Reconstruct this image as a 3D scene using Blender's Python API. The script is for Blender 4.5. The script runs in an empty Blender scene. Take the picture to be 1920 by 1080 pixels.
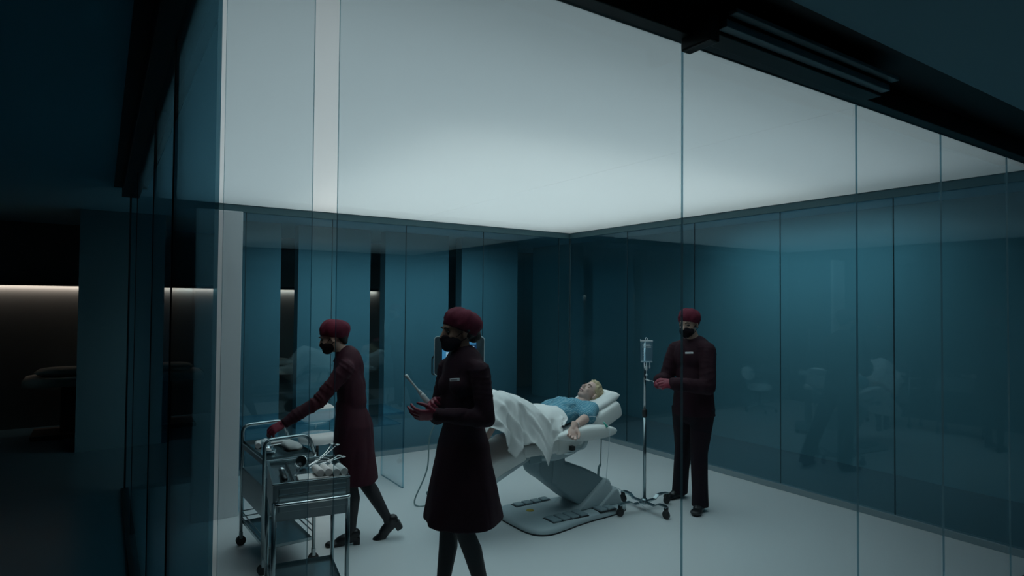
import bpy, bmesh, math, random
import numpy as np
from mathutils import Vector, Matrix, Quaternion, noise

# ------------------------------------------------------------------ camera, world, exposure
C = bpy.context.scene.collection
scn = bpy.context.scene
random.seed(4)
PI = math.pi
V = Vector

ROOM_W, ROOM_D, ROOM_H = 5.269, 5.253, 2.75      # glass room: x -W..0, y -D..0

def look_matrix(loc, yaw, pitch, roll):
    f = V((math.sin(yaw)*math.cos(pitch), math.cos(yaw)*math.cos(pitch), math.sin(pitch)))
    r = V((math.cos(yaw), -math.sin(yaw), 0)); u = r.cross(f)
    r2 = math.cos(roll)*r + math.sin(roll)*u; u2 = -math.sin(roll)*r + math.cos(roll)*u
    m = Matrix((r2, u2, -f)).transposed().to_4x4(); m.translation = loc
    return m
cam_d = bpy.data.cameras.new('camera'); cam = bpy.data.objects.new('camera', cam_d); C.objects.link(cam)
cam_d.sensor_width = 36.0; cam_d.lens = 1157.15/1920*36.0; cam_d.clip_start = 0.02
cam.matrix_world = look_matrix(V((-5.4833, -6.7795, 1.781)), 0.5865, 0.0227, 0.008)
scn.camera = cam

w = bpy.data.worlds.new('world'); scn.world = w; w.use_nodes = True
w.node_tree.nodes['Background'].inputs[0].default_value = (0.10, 0.32, 0.42, 1)
w.node_tree.nodes['Background'].inputs[1].default_value = 0.0
vs = scn.view_settings
scn.display_settings.display_device = 'sRGB'
vs.view_transform = 'Standard'; vs.look = 'None'; vs.exposure = 0.12; vs.gamma = 1.0; vs.use_curve_mapping = False
cy = scn.cycles
cy.max_bounces = 14; cy.diffuse_bounces = 5; cy.glossy_bounces = 6; cy.transmission_bounces = 8
cy.transparent_max_bounces = 40; cy.use_denoising = True
cy.sample_clamp_indirect = 4.0; cy.caustics_reflective = False; cy.caustics_refractive = False

def area_light(name, loc, size, power, color, rot=(0, 0, 0), sizey=None):
    l = bpy.data.lights.new(name, 'AREA'); l.energy = power; l.color = color
    l.shape = 'RECTANGLE'; l.size = size; l.size_y = sizey or size
    o = bpy.data.objects.new(name, l); C.objects.link(o); o.location = loc; o.rotation_euler = rot
    return o
# the lamps inside the light box above the diffuser ceiling
area_light('ceiling_lamp', (-2.0, -1.95, 3.16), 3.8, 22, (1.0, 0.95, 0.88))
area_light('ceiling_lamp', (-2.8, -2.6, 3.15), 4.8, 43, (0.88, 0.96, 1.0))
# downward fill lamp added under the diffuser, brightens the floor against the ceiling
area_light('added_floor_fill', (-2.55, -2.5, 2.742), 4.0, 14, (0.72, 0.97, 1.0)).data.spread = math.radians(105)
# warm strips in the treatment niches behind the columns
COVE_Z = 1.955
area_light('cove_lamp', (-4.6, 3.962, COVE_Z-0.004), 6.6, 9.0, (1.0, 0.89, 0.80), (math.radians(50), 0, 0), 0.02)
# bluish fill lamps added in the corridor to lift columns and outer wall
area_light('added_corridor_fill', (-1.85, 0.75, 2.80), 3.9, 20.0, (0.52, 0.90, 1.0), (math.radians(38), 0, 0), 0.3).data.spread = math.radians(100)
area_light('added_corridor_fill', (0.6, -2.75, 2.80), 0.3, 9.0, (0.52, 0.90, 1.0), (0, math.radians(-38), 0), 2.4).data.spread = math.radians(120)

# ------------------------------------------------------------------ helpers
def mat(name, color, rough=0.5, metal=0.0, spec=0.5, coat=0.0, noise_amt=0.0, noise_scale=8.0, bump=0.0, bump_scale=200.0, emit=None, emit_s=0.0, sheen=0.0, sss=0.0):
    m = bpy.data.materials.new(name); m.use_nodes = True
    nt = m.node_tree; b = nt.nodes['Principled BSDF']
    b.inputs['Base Color'].default_value = (*color, 1); b.inputs['Roughness'].default_value = rough
    b.inputs['Metallic'].default_value = metal; b.inputs['Specular IOR Level'].default_value = spec
    b.inputs['Coat Weight'].default_value = coat
    b.inputs['Sheen Weight'].default_value = sheen
    if sss:
        b.inputs['Subsurface Weight'].default_value = sss; b.inputs['Subsurface Radius'].default_value = (0.01, 0.004, 0.002)
    if emit: b.inputs['Emission Color'].default_value = (*emit, 1); b.inputs['Emission Strength'].default_value = emit_s
    if noise_amt or bump:
        tc = nt.nodes.new('ShaderNodeTexCoord')
        n = nt.nodes.new('ShaderNodeTexNoise'); n.inputs['Scale'].default_value = noise_scale; n.inputs['Detail'].default_value = 4
        nt.links.new(tc.outputs['Object'], n.inputs['Vector'])
        if noise_amt:
            mx = nt.nodes.new('ShaderNodeMix'); mx.data_type = 'RGBA'
            lo = tuple(c*(1-noise_amt) for c in color); hi = tuple(min(1, c*(1+noise_amt)) for c in color)
            mx.inputs[6].default_value = (*lo, 1); mx.inputs[7].default_value = (*hi, 1)
            nt.links.new(n.outputs['Fac'], mx.inputs[0]); nt.links.new(mx.outputs[2], b.inputs['Base Color'])
        if bump:
            n2 = nt.nodes.new('ShaderNodeTexNoise'); n2.inputs['Scale'].default_value = bump_scale; n2.inputs['Detail'].default_value = 3
            nt.links.new(tc.outputs['Object'], n2.inputs['Vector'])
            bp = nt.nodes.new('ShaderNodeBump'); bp.inputs['Strength'].default_value = bump; bp.inputs['Distance'].default_value = 0.01
            nt.links.new(n2.outputs['Fac'], bp.inputs['Height']); nt.links.new(bp.outputs[0], b.inputs['Normal'])
    return m

def thin_glass(name, tint, rough=0.0, ior=1.5, gloss=(0.62, 0.90, 1.0)):
    """one face of a sheet of glass: straight-through tint + Fresnel reflection (same on both sides)"""
    m = bpy.data.materials.new(name); m.use_nodes = True; nt = m.node_tree
    for n in list(nt.nodes): nt.nodes.remove(n)
    out = nt.nodes.new('ShaderNodeOutputMaterial'); mix = nt.nodes.new('ShaderNodeMixShader')
    tr = nt.nodes.new('ShaderNodeBsdfTransparent'); tr.inputs[0].default_value = (*tint, 1)
    gl = nt.nodes.new('ShaderNodeBsdfGlossy'); gl.inputs['Roughness'].default_value = rough; gl.inputs[0].default_value = (*gloss, 1)
    fr = nt.nodes.new('ShaderNodeFresnel'); geo = nt.nodes.new('ShaderNodeNewGeometry')
    mm = nt.nodes.new('ShaderNodeMix'); mm.data_type = 'FLOAT'; mm.inputs[2].default_value = ior; mm.inputs[3].default_value = 1.0/ior
    nt.links.new(geo.outputs['Backfacing'], mm.inputs[0]); nt.links.new(mm.outputs[0], fr.inputs['IOR'])
    nt.links.new(fr.outputs[0], mix.inputs[0]); nt.links.new(tr.outputs[0], mix.inputs[1]); nt.links.new(gl.outputs[0], mix.inputs[2])
    nt.links.new(mix.outputs[0], out.inputs['Surface'])
    return m

def add_scatter(m, color, fac):
    nt = m.node_tree; out = [n for n in nt.nodes if n.type == 'OUTPUT_MATERIAL'][0]; src = out.inputs['Surface'].links[0].from_socket
    mx = nt.nodes.new('ShaderNodeMixShader'); mx.inputs[0].default_value = fac
    df = nt.nodes.new('ShaderNodeBsdfDiffuse'); df.inputs[0].default_value = (*color, 1)
    nt.links.new(src, mx.inputs[1]); nt.links.new(df.outputs[0], mx.inputs[2]); nt.links.new(mx.outputs[0], out.inputs['Surface'])
    return m

def diffuser(name, color):
    m = bpy.data.materials.new(name); m.use_nodes = True; nt = m.node_tree
    for n in list(nt.nodes): nt.nodes.remove(n)
    out = nt.nodes.new('ShaderNodeOutputMaterial'); mix = nt.nodes.new('ShaderNodeMixShader'); mix.inputs[0].default_value = 0.62
    df = nt.nodes.new('ShaderNodeBsdfDiffuse'); df.inputs[0].default_value = (*color, 1)
    tl = nt.nodes.new('ShaderNodeBsdfTranslucent'); tl.inputs[0].default_value = (*color, 1)
    nt.links.new(df.outputs[0], mix.inputs[1]); nt.links.new(tl.outputs[0], mix.inputs[2]); nt.links.new(mix.outputs[0], out.inputs['Surface'])
    return m

def link(name, me, m, parent=None, smooth=False):
    o = bpy.data.objects.new(name, me); C.objects.link(o)
    for x in (m if isinstance(m, (list, tuple)) else [m]): me.materials.append(x)
    if parent is not None: o.parent = parent
    if smooth:
        for f in me.polygons: f.use_smooth = True
    return o
def obj(name, bm, m, parent=None, smooth=False, auto=None):
    me = bpy.data.meshes.new(name); bmesh.ops.recalc_face_normals(bm, faces=bm.faces[:]); bm.normal_update()
    if auto is not None:
        for e in bm.edges: e.smooth = len(e.link_faces) == 2 and e.calc_face_angle(0) < auto
        smooth = True
    bm.to_mesh(me); bm.free()
    return link(name, me, m, parent, smooth)
def tag(o, label, cat, group=None, kind=None):
    o['label'] = label; o['category'] = cat
    if group: o['group'] = group
    if kind: o['kind'] = kind
    return o
def thing(name, label, cat, loc=(0, 0, 0), rz=0.0, group=None):
    o = bpy.data.objects.new(name, None); C.objects.link(o); o.empty_display_size = 0.1
    o.location = loc; o.rotation_euler = (0, 0, rz)
    return tag(o, label, cat, group)
def structure(o, label=None):
    o['kind'] = 'structure'
    if label: o['label'] = label
    return o
def copy_thing(src, **props):
    r = src.copy(); C.objects.link(r)
    for ch in src.children:
        c = ch.copy(); C.objects.link(c); c.parent = r
        for g in ch.children:
            e = g.copy(); C.objects.link(e); e.parent = c
    for k, v in props.items(): r[k] = v
    return r

def B(): return bmesh.new()
def box(bm, lo, hi, bev=0.0, seg=2, mtx=None, mi=0):
    lo, hi = V(lo), V(hi)
    t = bmesh.new()
    bmesh.ops.create_cube(t, size=1.0)
    s = hi-lo; c = (hi+lo)/2
    for v in t.verts: v.co = V((v.co.x*s.x, v.co.y*s.y, v.co.z*s.z))+c
    if bev > 0: bmesh.ops.bevel(t, geom=t.edges[:], offset=bev, segments=seg, profile=0.5, affect='EDGES')
    if mtx is not None: t.transform(mtx)
    merge(bm, t, mi); return bm
def merge(bm, t, mi=0):
    me = bpy.data.meshes.new('tmp'); 
    for f in t.faces: f.material_index = mi
    t.to_mesh(me); t.free(); bm.from_mesh(me); bpy.data.meshes.remove(me)
def frame_of(d):
    d = V(d).normalized(); a = V((0, 0, 1)) if abs(d.z) < 0.9 else V((1, 0, 0))
    x = a.cross(d).normalized(); return x, d.cross(x)
def loft(bm, rings, closed=True, cap=True, mi=0):
    """rings: list of lists of points"""
    vs = [[bm.verts.new(p) for p in r] for r in rings]; n = len(vs[0])
    for a, b in zip(vs, vs[1:]):
        for i in range(n if closed else n-1):
            f = bm.faces.new((a[i], a[(i+1) % n], b[(i+1) % n], b[i])); f.material_index = mi
    if cap and closed:
        f = bm.faces.new(vs[0][::-1]); f.material_index = mi
        f = bm.faces.new(vs[-1]); f.material_index = mi
    return bm
def tube(bm, pts, r, n=12, closed=False, mi=0):
    pts = [V(p) for p in pts]; rs = r if isinstance(r, (list, tuple)) else [r]*len(pts)
    m = len(pts); tang = []
    for i in range(m):
        a = pts[(i-1) % m] if (closed or i > 0) else pts[i]; b = pts[(i+1) % m] if (closed or i < m-1) else pts[i]
        tang.append((b-a).normalized())
    x, y = frame_of(tang[0]); rings = []
    for i in range(m):
        t = tang[i]; x = (x-t*x.dot(t)).normalized(); y = t.cross(x)
        rings.append([pts[i]+(x*math.cos(2*PI*k/n)+y*math.sin(2*PI*k/n))*rs[i] for k in range(n)])
    if closed: rings.append(rings[0])
    loft(bm, rings, cap=not closed, mi=mi)
    if closed: bmesh.ops.remove_doubles(bm, verts=bm.verts[:], dist=1e-6)
    return bm
def smooth_path(pts, n=8):
    """Catmull-Rom through pts"""
    P = [V(p) for p in pts]; P = [P[0]*2-P[1]]+P+[P[-1]*2-P[-2]]; out = []
    for i in range(1, len(P)-2):
        for k in range(n):
            t = k/n; a, b, c, d = P[i-1:i+3]
            out.append(0.5*((2*b)+(c-a)*t+(2*a-5*b+4*c-d)*t*t+(3*b-a-3*c+d)*t**3))
    out.append(P[-2]); return out
def fillet_path(pts, rad, n=6):
    """polyline with rounded corners"""
    P = [V(p) for p in pts]; out = [P[0]]
    for a, b, c in zip(P, P[1:], P[2:]):
        d1 = (a-b); d2 = (c-b); L = min(rad, d1.length*0.49, d2.length*0.49)
        s = b+d1.normalized()*L; e = b+d2.normalized()*L
        for k in range(n+1):
            t = k/n; out.append((1-t)**2*s+2*t*(1-t)*b+t*t*e)
    out.append(P[-1]); return out
def cyl(bm, a, b, r, n=20, r2=None, mi=0):
    return tube(bm, [a, b], [r, r if r2 is None else r2], n, mi=mi)
def lathe(bm, prof, n=24, mtx=None, mi=0):
    """prof: list of (radius, z)"""
    t = bmesh.new()
    rings = [[V((max(r, 1e-4)*math.cos(2*PI*k/n), max(r, 1e-4)*math.sin(2*PI*k/n), z)) for k in range(n)] for r, z in prof]
    loft(t, rings)
    if mtx is not None: t.transform(mtx)
    merge(bm, t, mi); return bm
def prism(bm, outline, y0, y1, bev=0.0, seg=2, mtx=None, axis='y', mi=0):
    """outline in (x,z), extruded along y (axis 'y') or in (x,y), along z (axis 'z')"""
    t = bmesh.new()
    P = (lambda p, h: V((p[0], h, p[1]))) if axis == 'y' else (lambda p, h: V((p[0], p[1], h)))
    loft(t, [[P(p, y0) for p in outline], [P(p, y1) for p in outline]])
    bmesh.ops.recalc_face_normals(t, faces=t.faces[:])
    if bev > 0:
        cap = [e for e in t.edges if any(len(f.verts) > 4 or f in (t.faces[-1], t.faces[-2]) for f in e.link_faces)]
        bmesh.ops.bevel(t, geom=cap, offset=bev, segments=seg, profile=0.5, affect='EDGES', clamp_overlap=True)
    if mtx is not None: t.transform(mtx)
    merge(bm, t, mi); return bm
def ball(bm, c, r, rot=None, seg=20, mi=0):
    """ellipsoid: r scalar or (rx,ry,rz); rot 3x3"""
    t = bmesh.new(); bmesh.ops.create_uvsphere(t, u_segments=seg, v_segments=max(8, seg*2//3), radius=1.0)
    r = (r, r, r) if isinstance(r, (int, float)) else r
    m = Matrix.Diagonal((*r, 1))
    if rot is not None: m = rot.to_4x4() @ m
    t.transform(Matrix.Translation(V(c)) @ m); merge(bm, t, mi); return bm
def capsule(bm, a, b, ra, rb, seg=16):
    a, b = V(a), V(b); ball(bm, a, ra, seg=seg); ball(bm, b, rb, seg=seg)
    if (b-a).length > 1e-5: tube(bm, [a, b], [ra, rb], seg)
    return bm
def basis(xd, zd):
    """rotation with local x along xd and local z near zd"""
    x = V(xd).normalized(); z = V(zd); z = (z-x*z.dot(x)).normalized(); y = z.cross(x)
    return Matrix((x, y, z)).transposed()
def fuse(name, bm, m, parent=None, voxel=0.008, smooth=6, factor=0.5, push=None, dec=None):
    """weld overlapping closed volumes into one continuous skin"""
    me = bpy.data.meshes.new(name); bm.to_mesh(me); bm.free()
    o = bpy.data.objects.new(name, me); C.objects.link(o)
    md = o.modifiers.new('r', 'REMESH'); md.mode = 'VOXEL'; md.voxel_size = voxel; md.use_smooth_shade = True
    if smooth:
        ms = o.modifiers.new('s', 'SMOOTH'); ms.factor = factor; ms.iterations = smooth
    if dec:
        mdc = o.modifiers.new('d', 'DECIMATE'); mdc.ratio = dec
    dg = bpy.context.evaluated_depsgraph_get(); dg.update()
    new = bpy.data.meshes.new_from_object(o.evaluated_get(dg)); new.name = name
    bpy.data.objects.remove(o); bpy.data.meshes.remove(me)
    new.materials.clear()
    if push:
        n = len(new.vertices); co = np.empty(n*3, 'f'); no = np.empty(n*3, 'f')
        new.vertices.foreach_get('co', co); new.vertex_normals.foreach_get('vector', no)
        out = [push(V(c), V(d)) for c, d in zip(co.reshape(-1, 3).tolist(), no.reshape(-1, 3).tolist())]
        new.vertices.foreach_set('co', np.array([tuple(q) for q in out], 'f').ravel())
        new.update()
    return link(name, new, m, parent, True)
def mirror_pts(pts): return [(x, -y) for x, y in pts]

# ------------------------------------------------------------------ materials of the place
M_floor = mat('white_vinyl', (0.74, 0.77, 0.78), 0.32, spec=0.4)
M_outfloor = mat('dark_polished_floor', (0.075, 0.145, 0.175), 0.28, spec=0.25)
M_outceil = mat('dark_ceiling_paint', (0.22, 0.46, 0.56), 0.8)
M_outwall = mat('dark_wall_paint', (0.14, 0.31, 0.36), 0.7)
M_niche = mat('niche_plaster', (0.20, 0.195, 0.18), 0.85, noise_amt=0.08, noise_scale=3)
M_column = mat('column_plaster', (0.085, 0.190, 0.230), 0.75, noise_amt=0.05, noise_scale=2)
M_black = mat('black_channel', (0.010, 0.014, 0.016), 0.45)
M_header = mat('dark_aluminium', (0.20, 0.30, 0.33), 0.45, metal=0.2)
M_steelgrey = mat('grey_channel', (0.28, 0.36, 0.39), 0.4, metal=0.3)
M_seam = mat('dark_seal', (0.03, 0.07, 0.085), 0.6)
M_cornice = mat('teal_grey_profile', (0.09, 0.19, 0.22), 0.5)
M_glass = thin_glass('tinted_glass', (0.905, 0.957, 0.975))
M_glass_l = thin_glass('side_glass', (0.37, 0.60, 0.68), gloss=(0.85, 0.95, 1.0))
M_edge = add_scatter(thin_glass('glass_edge', (0.55, 0.74, 0.80), 0.1), (0.42, 0.66, 0.74), 0.30)
M_diff = diffuser('stretched_diffuser', (0.9, 0.92, 0.92))
M_white_panel = mat('white_laminate', (0.72, 0.76, 0.78), 0.5)
M_cavity = mat('light_box_white', (0.85, 0.87, 0.87), 0.9)

W_, D_, H_ = ROOM_W, ROOM_D, ROOM_H
ZO = 2.83                                       # ceiling of the hall outside
# floors
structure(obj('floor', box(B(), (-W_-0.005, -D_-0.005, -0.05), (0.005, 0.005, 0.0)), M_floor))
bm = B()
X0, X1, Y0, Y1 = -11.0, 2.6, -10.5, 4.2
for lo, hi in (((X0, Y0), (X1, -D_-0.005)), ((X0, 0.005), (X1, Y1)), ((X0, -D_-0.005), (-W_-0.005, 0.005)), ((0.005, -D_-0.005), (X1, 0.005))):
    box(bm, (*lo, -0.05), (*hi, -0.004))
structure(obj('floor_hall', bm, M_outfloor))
# luminous ceiling: diffuser sheets with a fine seam, white light box above
bm = B(); e = 0.022
for a, b in ((-W_+e, -2.42), (-2.417, -e)):
    box(bm, (a, -D_+e, H_), (b, -e, H_+0.002))
structure(obj('ceiling', bm, M_diff))
bm = B(); zt = 3.2
box(bm, (-W_, -D_, zt), (0, 0, zt+0.03))
for lo, hi in (((-W_, -D_), (0, -D_+0.03)), ((-W_, -0.03), (0, 0)), ((-W_, -D_), (-W_+0.03, 0)), ((-0.03, -D_), (0, 0))):
    box(bm, (*lo, H_+0.004), (*hi, zt))
structure(obj('ceiling_light_box', bm, M_cavity))
bm = B()                                         # perimeter profile carrying the sheet
for lo, hi in (((-W_, -D_), (0, -D_+e)), ((-W_, -e), (0, 0)), ((-W_, -D_+e), (-W_+e, -e)), ((-e, -D_+e), (0, -e))):
    box(bm, (*lo, H_-0.005), (*hi, H_+0.003))
structure(obj('trim_ceiling', bm, M_cornice))
# hall ceiling, a ring around the glass room, with a black recess next to the glass
bm = B(); g = 0.14; gf = 0.30
for lo, hi in (((X0, Y0), (X1, -D_-gf)), ((X0, 0.1), (X1, Y1)), ((X0, -D_-gf), (-W_-g, 0.1)), ((g, -D_-gf), (X1, 0.1))):
    box(bm, (*lo, ZO), (*hi, ZO+0.05))
structure(obj('ceiling_hall', bm, M_outceil))
bm = B()
for lo, hi in (((-W_-g, -D_-gf), (g, -D_)), ((-W_-g, 0), (g, 0.1)), ((-W_-g, -D_), (-W_, 0)), ((0, -D_), (g, 0))):
    box(bm, (*lo, ZO+0.01), (*hi, ZO+0.06))
structure(obj('ceiling_recess', bm, M_black))
bm = B()                                         # head channels that hold the panes
zc0 = H_-0.012
for lo, hi in (((-W_-0.075, -D_-0.06), (0.06, -D_+0.012)), ((-W_-0.075, -0.012), (0.06, 0.06)), ((-W_-0.075, -D_), (-W_+0.012, 0)), ((-0.012, -D_), (0.06, 0))):
    box(bm, (*lo, zc0), (*hi, ZO+0.02), 0.004)
structure(obj('trim_head', bm, M_black))
# base channels
bm = B(); 
box(bm, (-W_-0.035, -D_-0.03, -0.004), (0.03, -D_+0.02, 0.012))
box(bm, (-W_-0.035, -D_, -0.004), (-W_+0.015, 0, 0.03))
structure(obj('trim_base', bm, M_black))
bm = B()
box(bm, (-W_+0.015, -0.03, 0.0), (0.0, 0.03, 0.055), 0.003); box(bm, (-0.03, -D_+0.02, 0.0), (0.03, 0.0, 0.055), 0.003)
structure(obj('baseboard_back', bm, M_steelgrey))
bm = B()
box(bm, (-W_+0.02, -0.022, H_-0.075), (-0.02, -0.008, H_-0.006), 0.002); box(bm, (-0.022, -D_+0.02, H_-0.075), (-0.008, -0.02, H_-0.006), 0.002)
structure(obj('trim_cornice', bm, M_cornice))

# glass panes
TH = 0.009
n_win = [0]
def pane(a, b, z0, z1, name=None, m=None):
    """upright sheet between plan points a and b; faces glass, rims dark edge"""
    a, b = V((*a, 0)), V((*b, 0)); d = (b-a).normalized(); nrm = V((-d.y, d.x, 0))*TH/2
    bm = B(); P = []
    for q in (a, b):
        for s in (-1, 1):
            for z in (z0, z1): P.append(bm.verts.new(q+nrm*s+V((0, 0, z))))
    q = lambda i: P[i]
    def f(ix, mi):
        x = bm.faces.new([P[i] for i in ix]); x.material_index = mi
    f((0, 4, 5, 1), 0); f((2, 3, 7, 6), 0); f((0, 1, 3, 2), 1); f((4, 6, 7, 5), 1); f((0, 2, 6, 4), 1); f((1, 5, 7, 3), 1)
    n_win[0] += 1
    o = obj(name or 'window_%d' % n_win[0], bm, [m or M_glass, M_edge]); structure(o)
    return o
zt, zb = H_-0.012, 0.012
# front: narrow fixed pane, gap, sliding pane (door), fixed panes
for a, b in ((-W_+0.012, -5.058), (-3.7255, -2.5135), (-2.5105, -1.6185), (-1.6155, -0.6765), (-0.6735, -0.012)):
    pane((a, -D_), (b, -D_), zb, zt)
structure(pane((-4.996, -D_), (-3.7285, -D_), zb, zt, 'door_1'))
# left side panes with dark sealed joints
ls = [-D_+0.008, -4.22, -3.17, -1.35, -0.012]
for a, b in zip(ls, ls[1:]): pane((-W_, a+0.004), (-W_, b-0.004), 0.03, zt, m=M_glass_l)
bs = [-W_+0.012, -4.262, -3.37, -2.49, -1.424, -0.20, -0.012]
for a, b in zip(bs, bs[1:]): pane((a+0.003, 0), (b-0.003, 0), 0.055, zt)
rs = [-0.012, -1.139, -2.191, -3.232, -4.263, -D_+0.012]
for a, b in zip(rs, rs[1:]): pane((0, a-0.003), (0, b+0.003), 0.055, zt)
bm = B()
for y in ls[1:-1]: box(bm, (-W_-0.007, y-0.005, 0.03), (-W_+0.007, y+0.005, zt))
box(bm, (-W_-0.012, -0.014, 0.03), (-W_+0.012, 0.006, zt))
structure(obj('trim_joint_left', bm, M_black))
bm = B()
for x in bs[1:-1]: box(bm, (x-0.003, -0.005, 0.055), (x+0.003, 0.005, zt))
for y in rs[1:-1]: box(bm, (-0.005, y-0.003, 0.055), (0.005, y+0.003, zt))
box(bm, (-0.014, -0.014, 0.055), (0.008, 0.008, zt))
structure(obj('trim_joint_back', bm, M_seam))
# sliding door gear over the front opening
t = thing('sliding_door_track', 'dark metal sliding door track above the front glass, upper right', 'door track', (-3.0, -D_-0.1, 2.74))
bm = B(); box(bm, (-0.72, -0.035, -0.012), (0.45, 0.05, 0.03), 0.004); obj('rail', bm, M_black, t)
bm = B(); box(bm, (-0.70, -0.075, 0.0), (0.44, -0.035, 0.028), 0.003); obj('lower_profile', bm, M_header, t)
bm = B(); box(bm, (-0.70, -0.115, 0.034), (0.44, -0.08, 0.05), 0.003); obj('upper_profile', bm, M_header, t)
bm = B(); box(bm, (-0.755, -0.05, -0.05), (-0.705, 0.085, 0.05), 0.008); obj('end_stop', bm, M_black, t)

# the hall outside
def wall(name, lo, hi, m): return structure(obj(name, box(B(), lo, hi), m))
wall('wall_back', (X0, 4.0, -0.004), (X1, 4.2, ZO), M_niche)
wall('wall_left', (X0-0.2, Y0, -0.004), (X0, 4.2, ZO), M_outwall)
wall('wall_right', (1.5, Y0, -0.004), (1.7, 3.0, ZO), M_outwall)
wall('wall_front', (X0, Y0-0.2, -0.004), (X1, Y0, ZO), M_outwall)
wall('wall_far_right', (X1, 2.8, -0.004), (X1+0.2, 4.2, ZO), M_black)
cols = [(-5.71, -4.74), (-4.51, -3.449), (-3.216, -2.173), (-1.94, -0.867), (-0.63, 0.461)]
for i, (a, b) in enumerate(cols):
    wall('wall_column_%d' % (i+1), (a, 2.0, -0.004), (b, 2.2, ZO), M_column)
wall('trim_cove', (-7.9, 3.90, COVE_Z), (-1.3, 4.0, COVE_Z+0.05), M_black)

# ------------------------------------------------------------------ people
M_burg = mat('burgundy_cloth', (0.046, 0.0085, 0.016), 0.7, spec=0.2, sheen=0.0, noise_amt=0.15, noise_scale=30, bump=0.25, bump_scale=350)
M_burg_dk = mat('dark_burgundy_cloth', (0.032, 0.011, 0.017), 0.75, spec=0.15, sheen=0.0, noise_amt=0.12, noise_scale=30, bump=0.25, bump_scale=350)
M_cap = mat('crimson_cap_cloth', (0.12, 0.012, 0.029), 0.75, spec=0.2, sheen=0.0, noise_amt=0.15, noise_scale=25, bump=0.3, bump_scale=300)
M_mask = mat('dark_mask_cloth', (0.014, 0.008, 0.011), 0.85, spec=0.15, bump=0.2, bump_scale=300)
M_glove = mat('red_nitrile', (0.24, 0.026, 0.05), 0.42, spec=0.5)
M_skin = mat('skin', (0.46, 0.30, 0.235), 0.5, spec=0.35, sss=0.08, noise_amt=0.05, noise_scale=30)
M_skin_dk = mat('brown_skin', (0.26, 0.15, 0.105), 0.5, spec=0.35, sss=0.06, noise_amt=0.05, noise_scale=30)
M_hair_dk = mat('dark_hair', (0.012, 0.010, 0.009), 0.5, bump=0.6, bump_scale=160)
M_tights = mat('dark_sheer_tights', (0.030, 0.028, 0.031), 0.6, spec=0.3)
M_shoe = mat('black_leather', (0.012, 0.011, 0.013), 0.35)
M_trouser = mat('dark_plum_trouser_cloth', (0.020, 0.011, 0.016), 0.8, spec=0.15, noise_amt=0.1, noise_scale=30, bump=0.25, bump_scale=350)
M_badge = mat('white_plastic', (0.8, 0.82, 0.82), 0.4)
M_ink = mat('grey_print', (0.25, 0.27, 0.3), 0.6)
M_eye = mat('eye_dark', (0.02, 0.015, 0.012), 0.25)
M_brow = mat('brow_hair', (0.03, 0.02, 0.015), 0.8)

def lerp(a, b, t): return a+(b-a)*t
def head_prims(bm, c, R, ears=True, slim=1.0):
    """cranium, face, jaw, nose, ears in the head frame (x face, y left, z up)"""
    T = lambda p: V(c)+R @ V(p)
    ball(bm, T((-0.014, 0, 0.032)), (0.095, 0.075*slim, 0.086), R)
    ball(bm, T((0.022, 0, -0.025)), (0.064, 0.060*slim, 0.088), R)
    ball(bm, T((0.046, 0, -0.088)), (0.030, 0.033*slim, 0.024), R)
    ball(bm, T((0.012, 0, -0.062)), (0.060, 0.055*slim, 0.040), R)
    ball(bm, T((0.066, 0, 0.020)), (0.020, 0.046, 0.016), R)
    for s in (-1, 1): ball(bm, T((0.058, 0.032*s, -0.030)), (0.022, 0.020, 0.020), R)
    tube(bm, [T((0.079, 0, 0.012)), T((0.092, 0, -0.012)), T((0.104, 0, -0.031)), T((0.088, 0, -0.042))], [0.008, 0.009, 0.0125, 0.010], 10)
    for s in (-1, 1): ball(bm, T((0.090, 0.009*s, -0.038)), 0.009, seg=10)
    tube(bm, [T((0.080, -0.020, -0.061)), T((0.089, 0, -0.060)), T((0.080, 0.020, -0.061))], [0.005, 0.009, 0.005], 8)
    tube(bm, [T((0.078, -0.018, -0.070)), T((0.086, 0, -0.071)), T((0.078, 0.018, -0.070))], [0.005, 0.009, 0.005], 8)
    if ears:
        for s in (-1, 1):
            e = R @ Matrix.Rotation(s*0.35, 3, 'Z')
            ball(bm, T((-0.012, 0.076*slim*s, -0.014)), (0.019, 0.008, 0.031), e, 14)
            ball(bm, T((-0.006, 0.074*slim*s, -0.034)), (0.010, 0.007, 0.014), e, 10)

def face_parts(root, c, R, closed=False, hair=M_brow, bw=1.0):
    T = lambda p: V(c)+R @ V(p)
    for s in (-1, 1):
        if closed:
            bm = tube(B(), [T((0.074, 0.019*s, -0.004)), T((0.080, 0.032*s, -0.010)), T((0.070, 0.045*s, -0.005))], [0.0015, 0.003, 0.0015], 8)
            obj('eyelashes', bm, hair, root, True)
        else:
            obj('eye', ball(B(), T((0.0715, 0.032*s, -0.002)), (0.010, 0.0155, 0.007), R, 14), M_eye, root, True)
        bm = tube(B(), [T((0.085, 0.012*s, 0.017)), T((0.086, 0.030*s, 0.023)), T((0.070, 0.050*s, 0.016))], [0.004*bw, 0.0048*bw, 0.002*bw], 8)
        obj('eyebrow', bm, hair, root, True)

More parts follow.
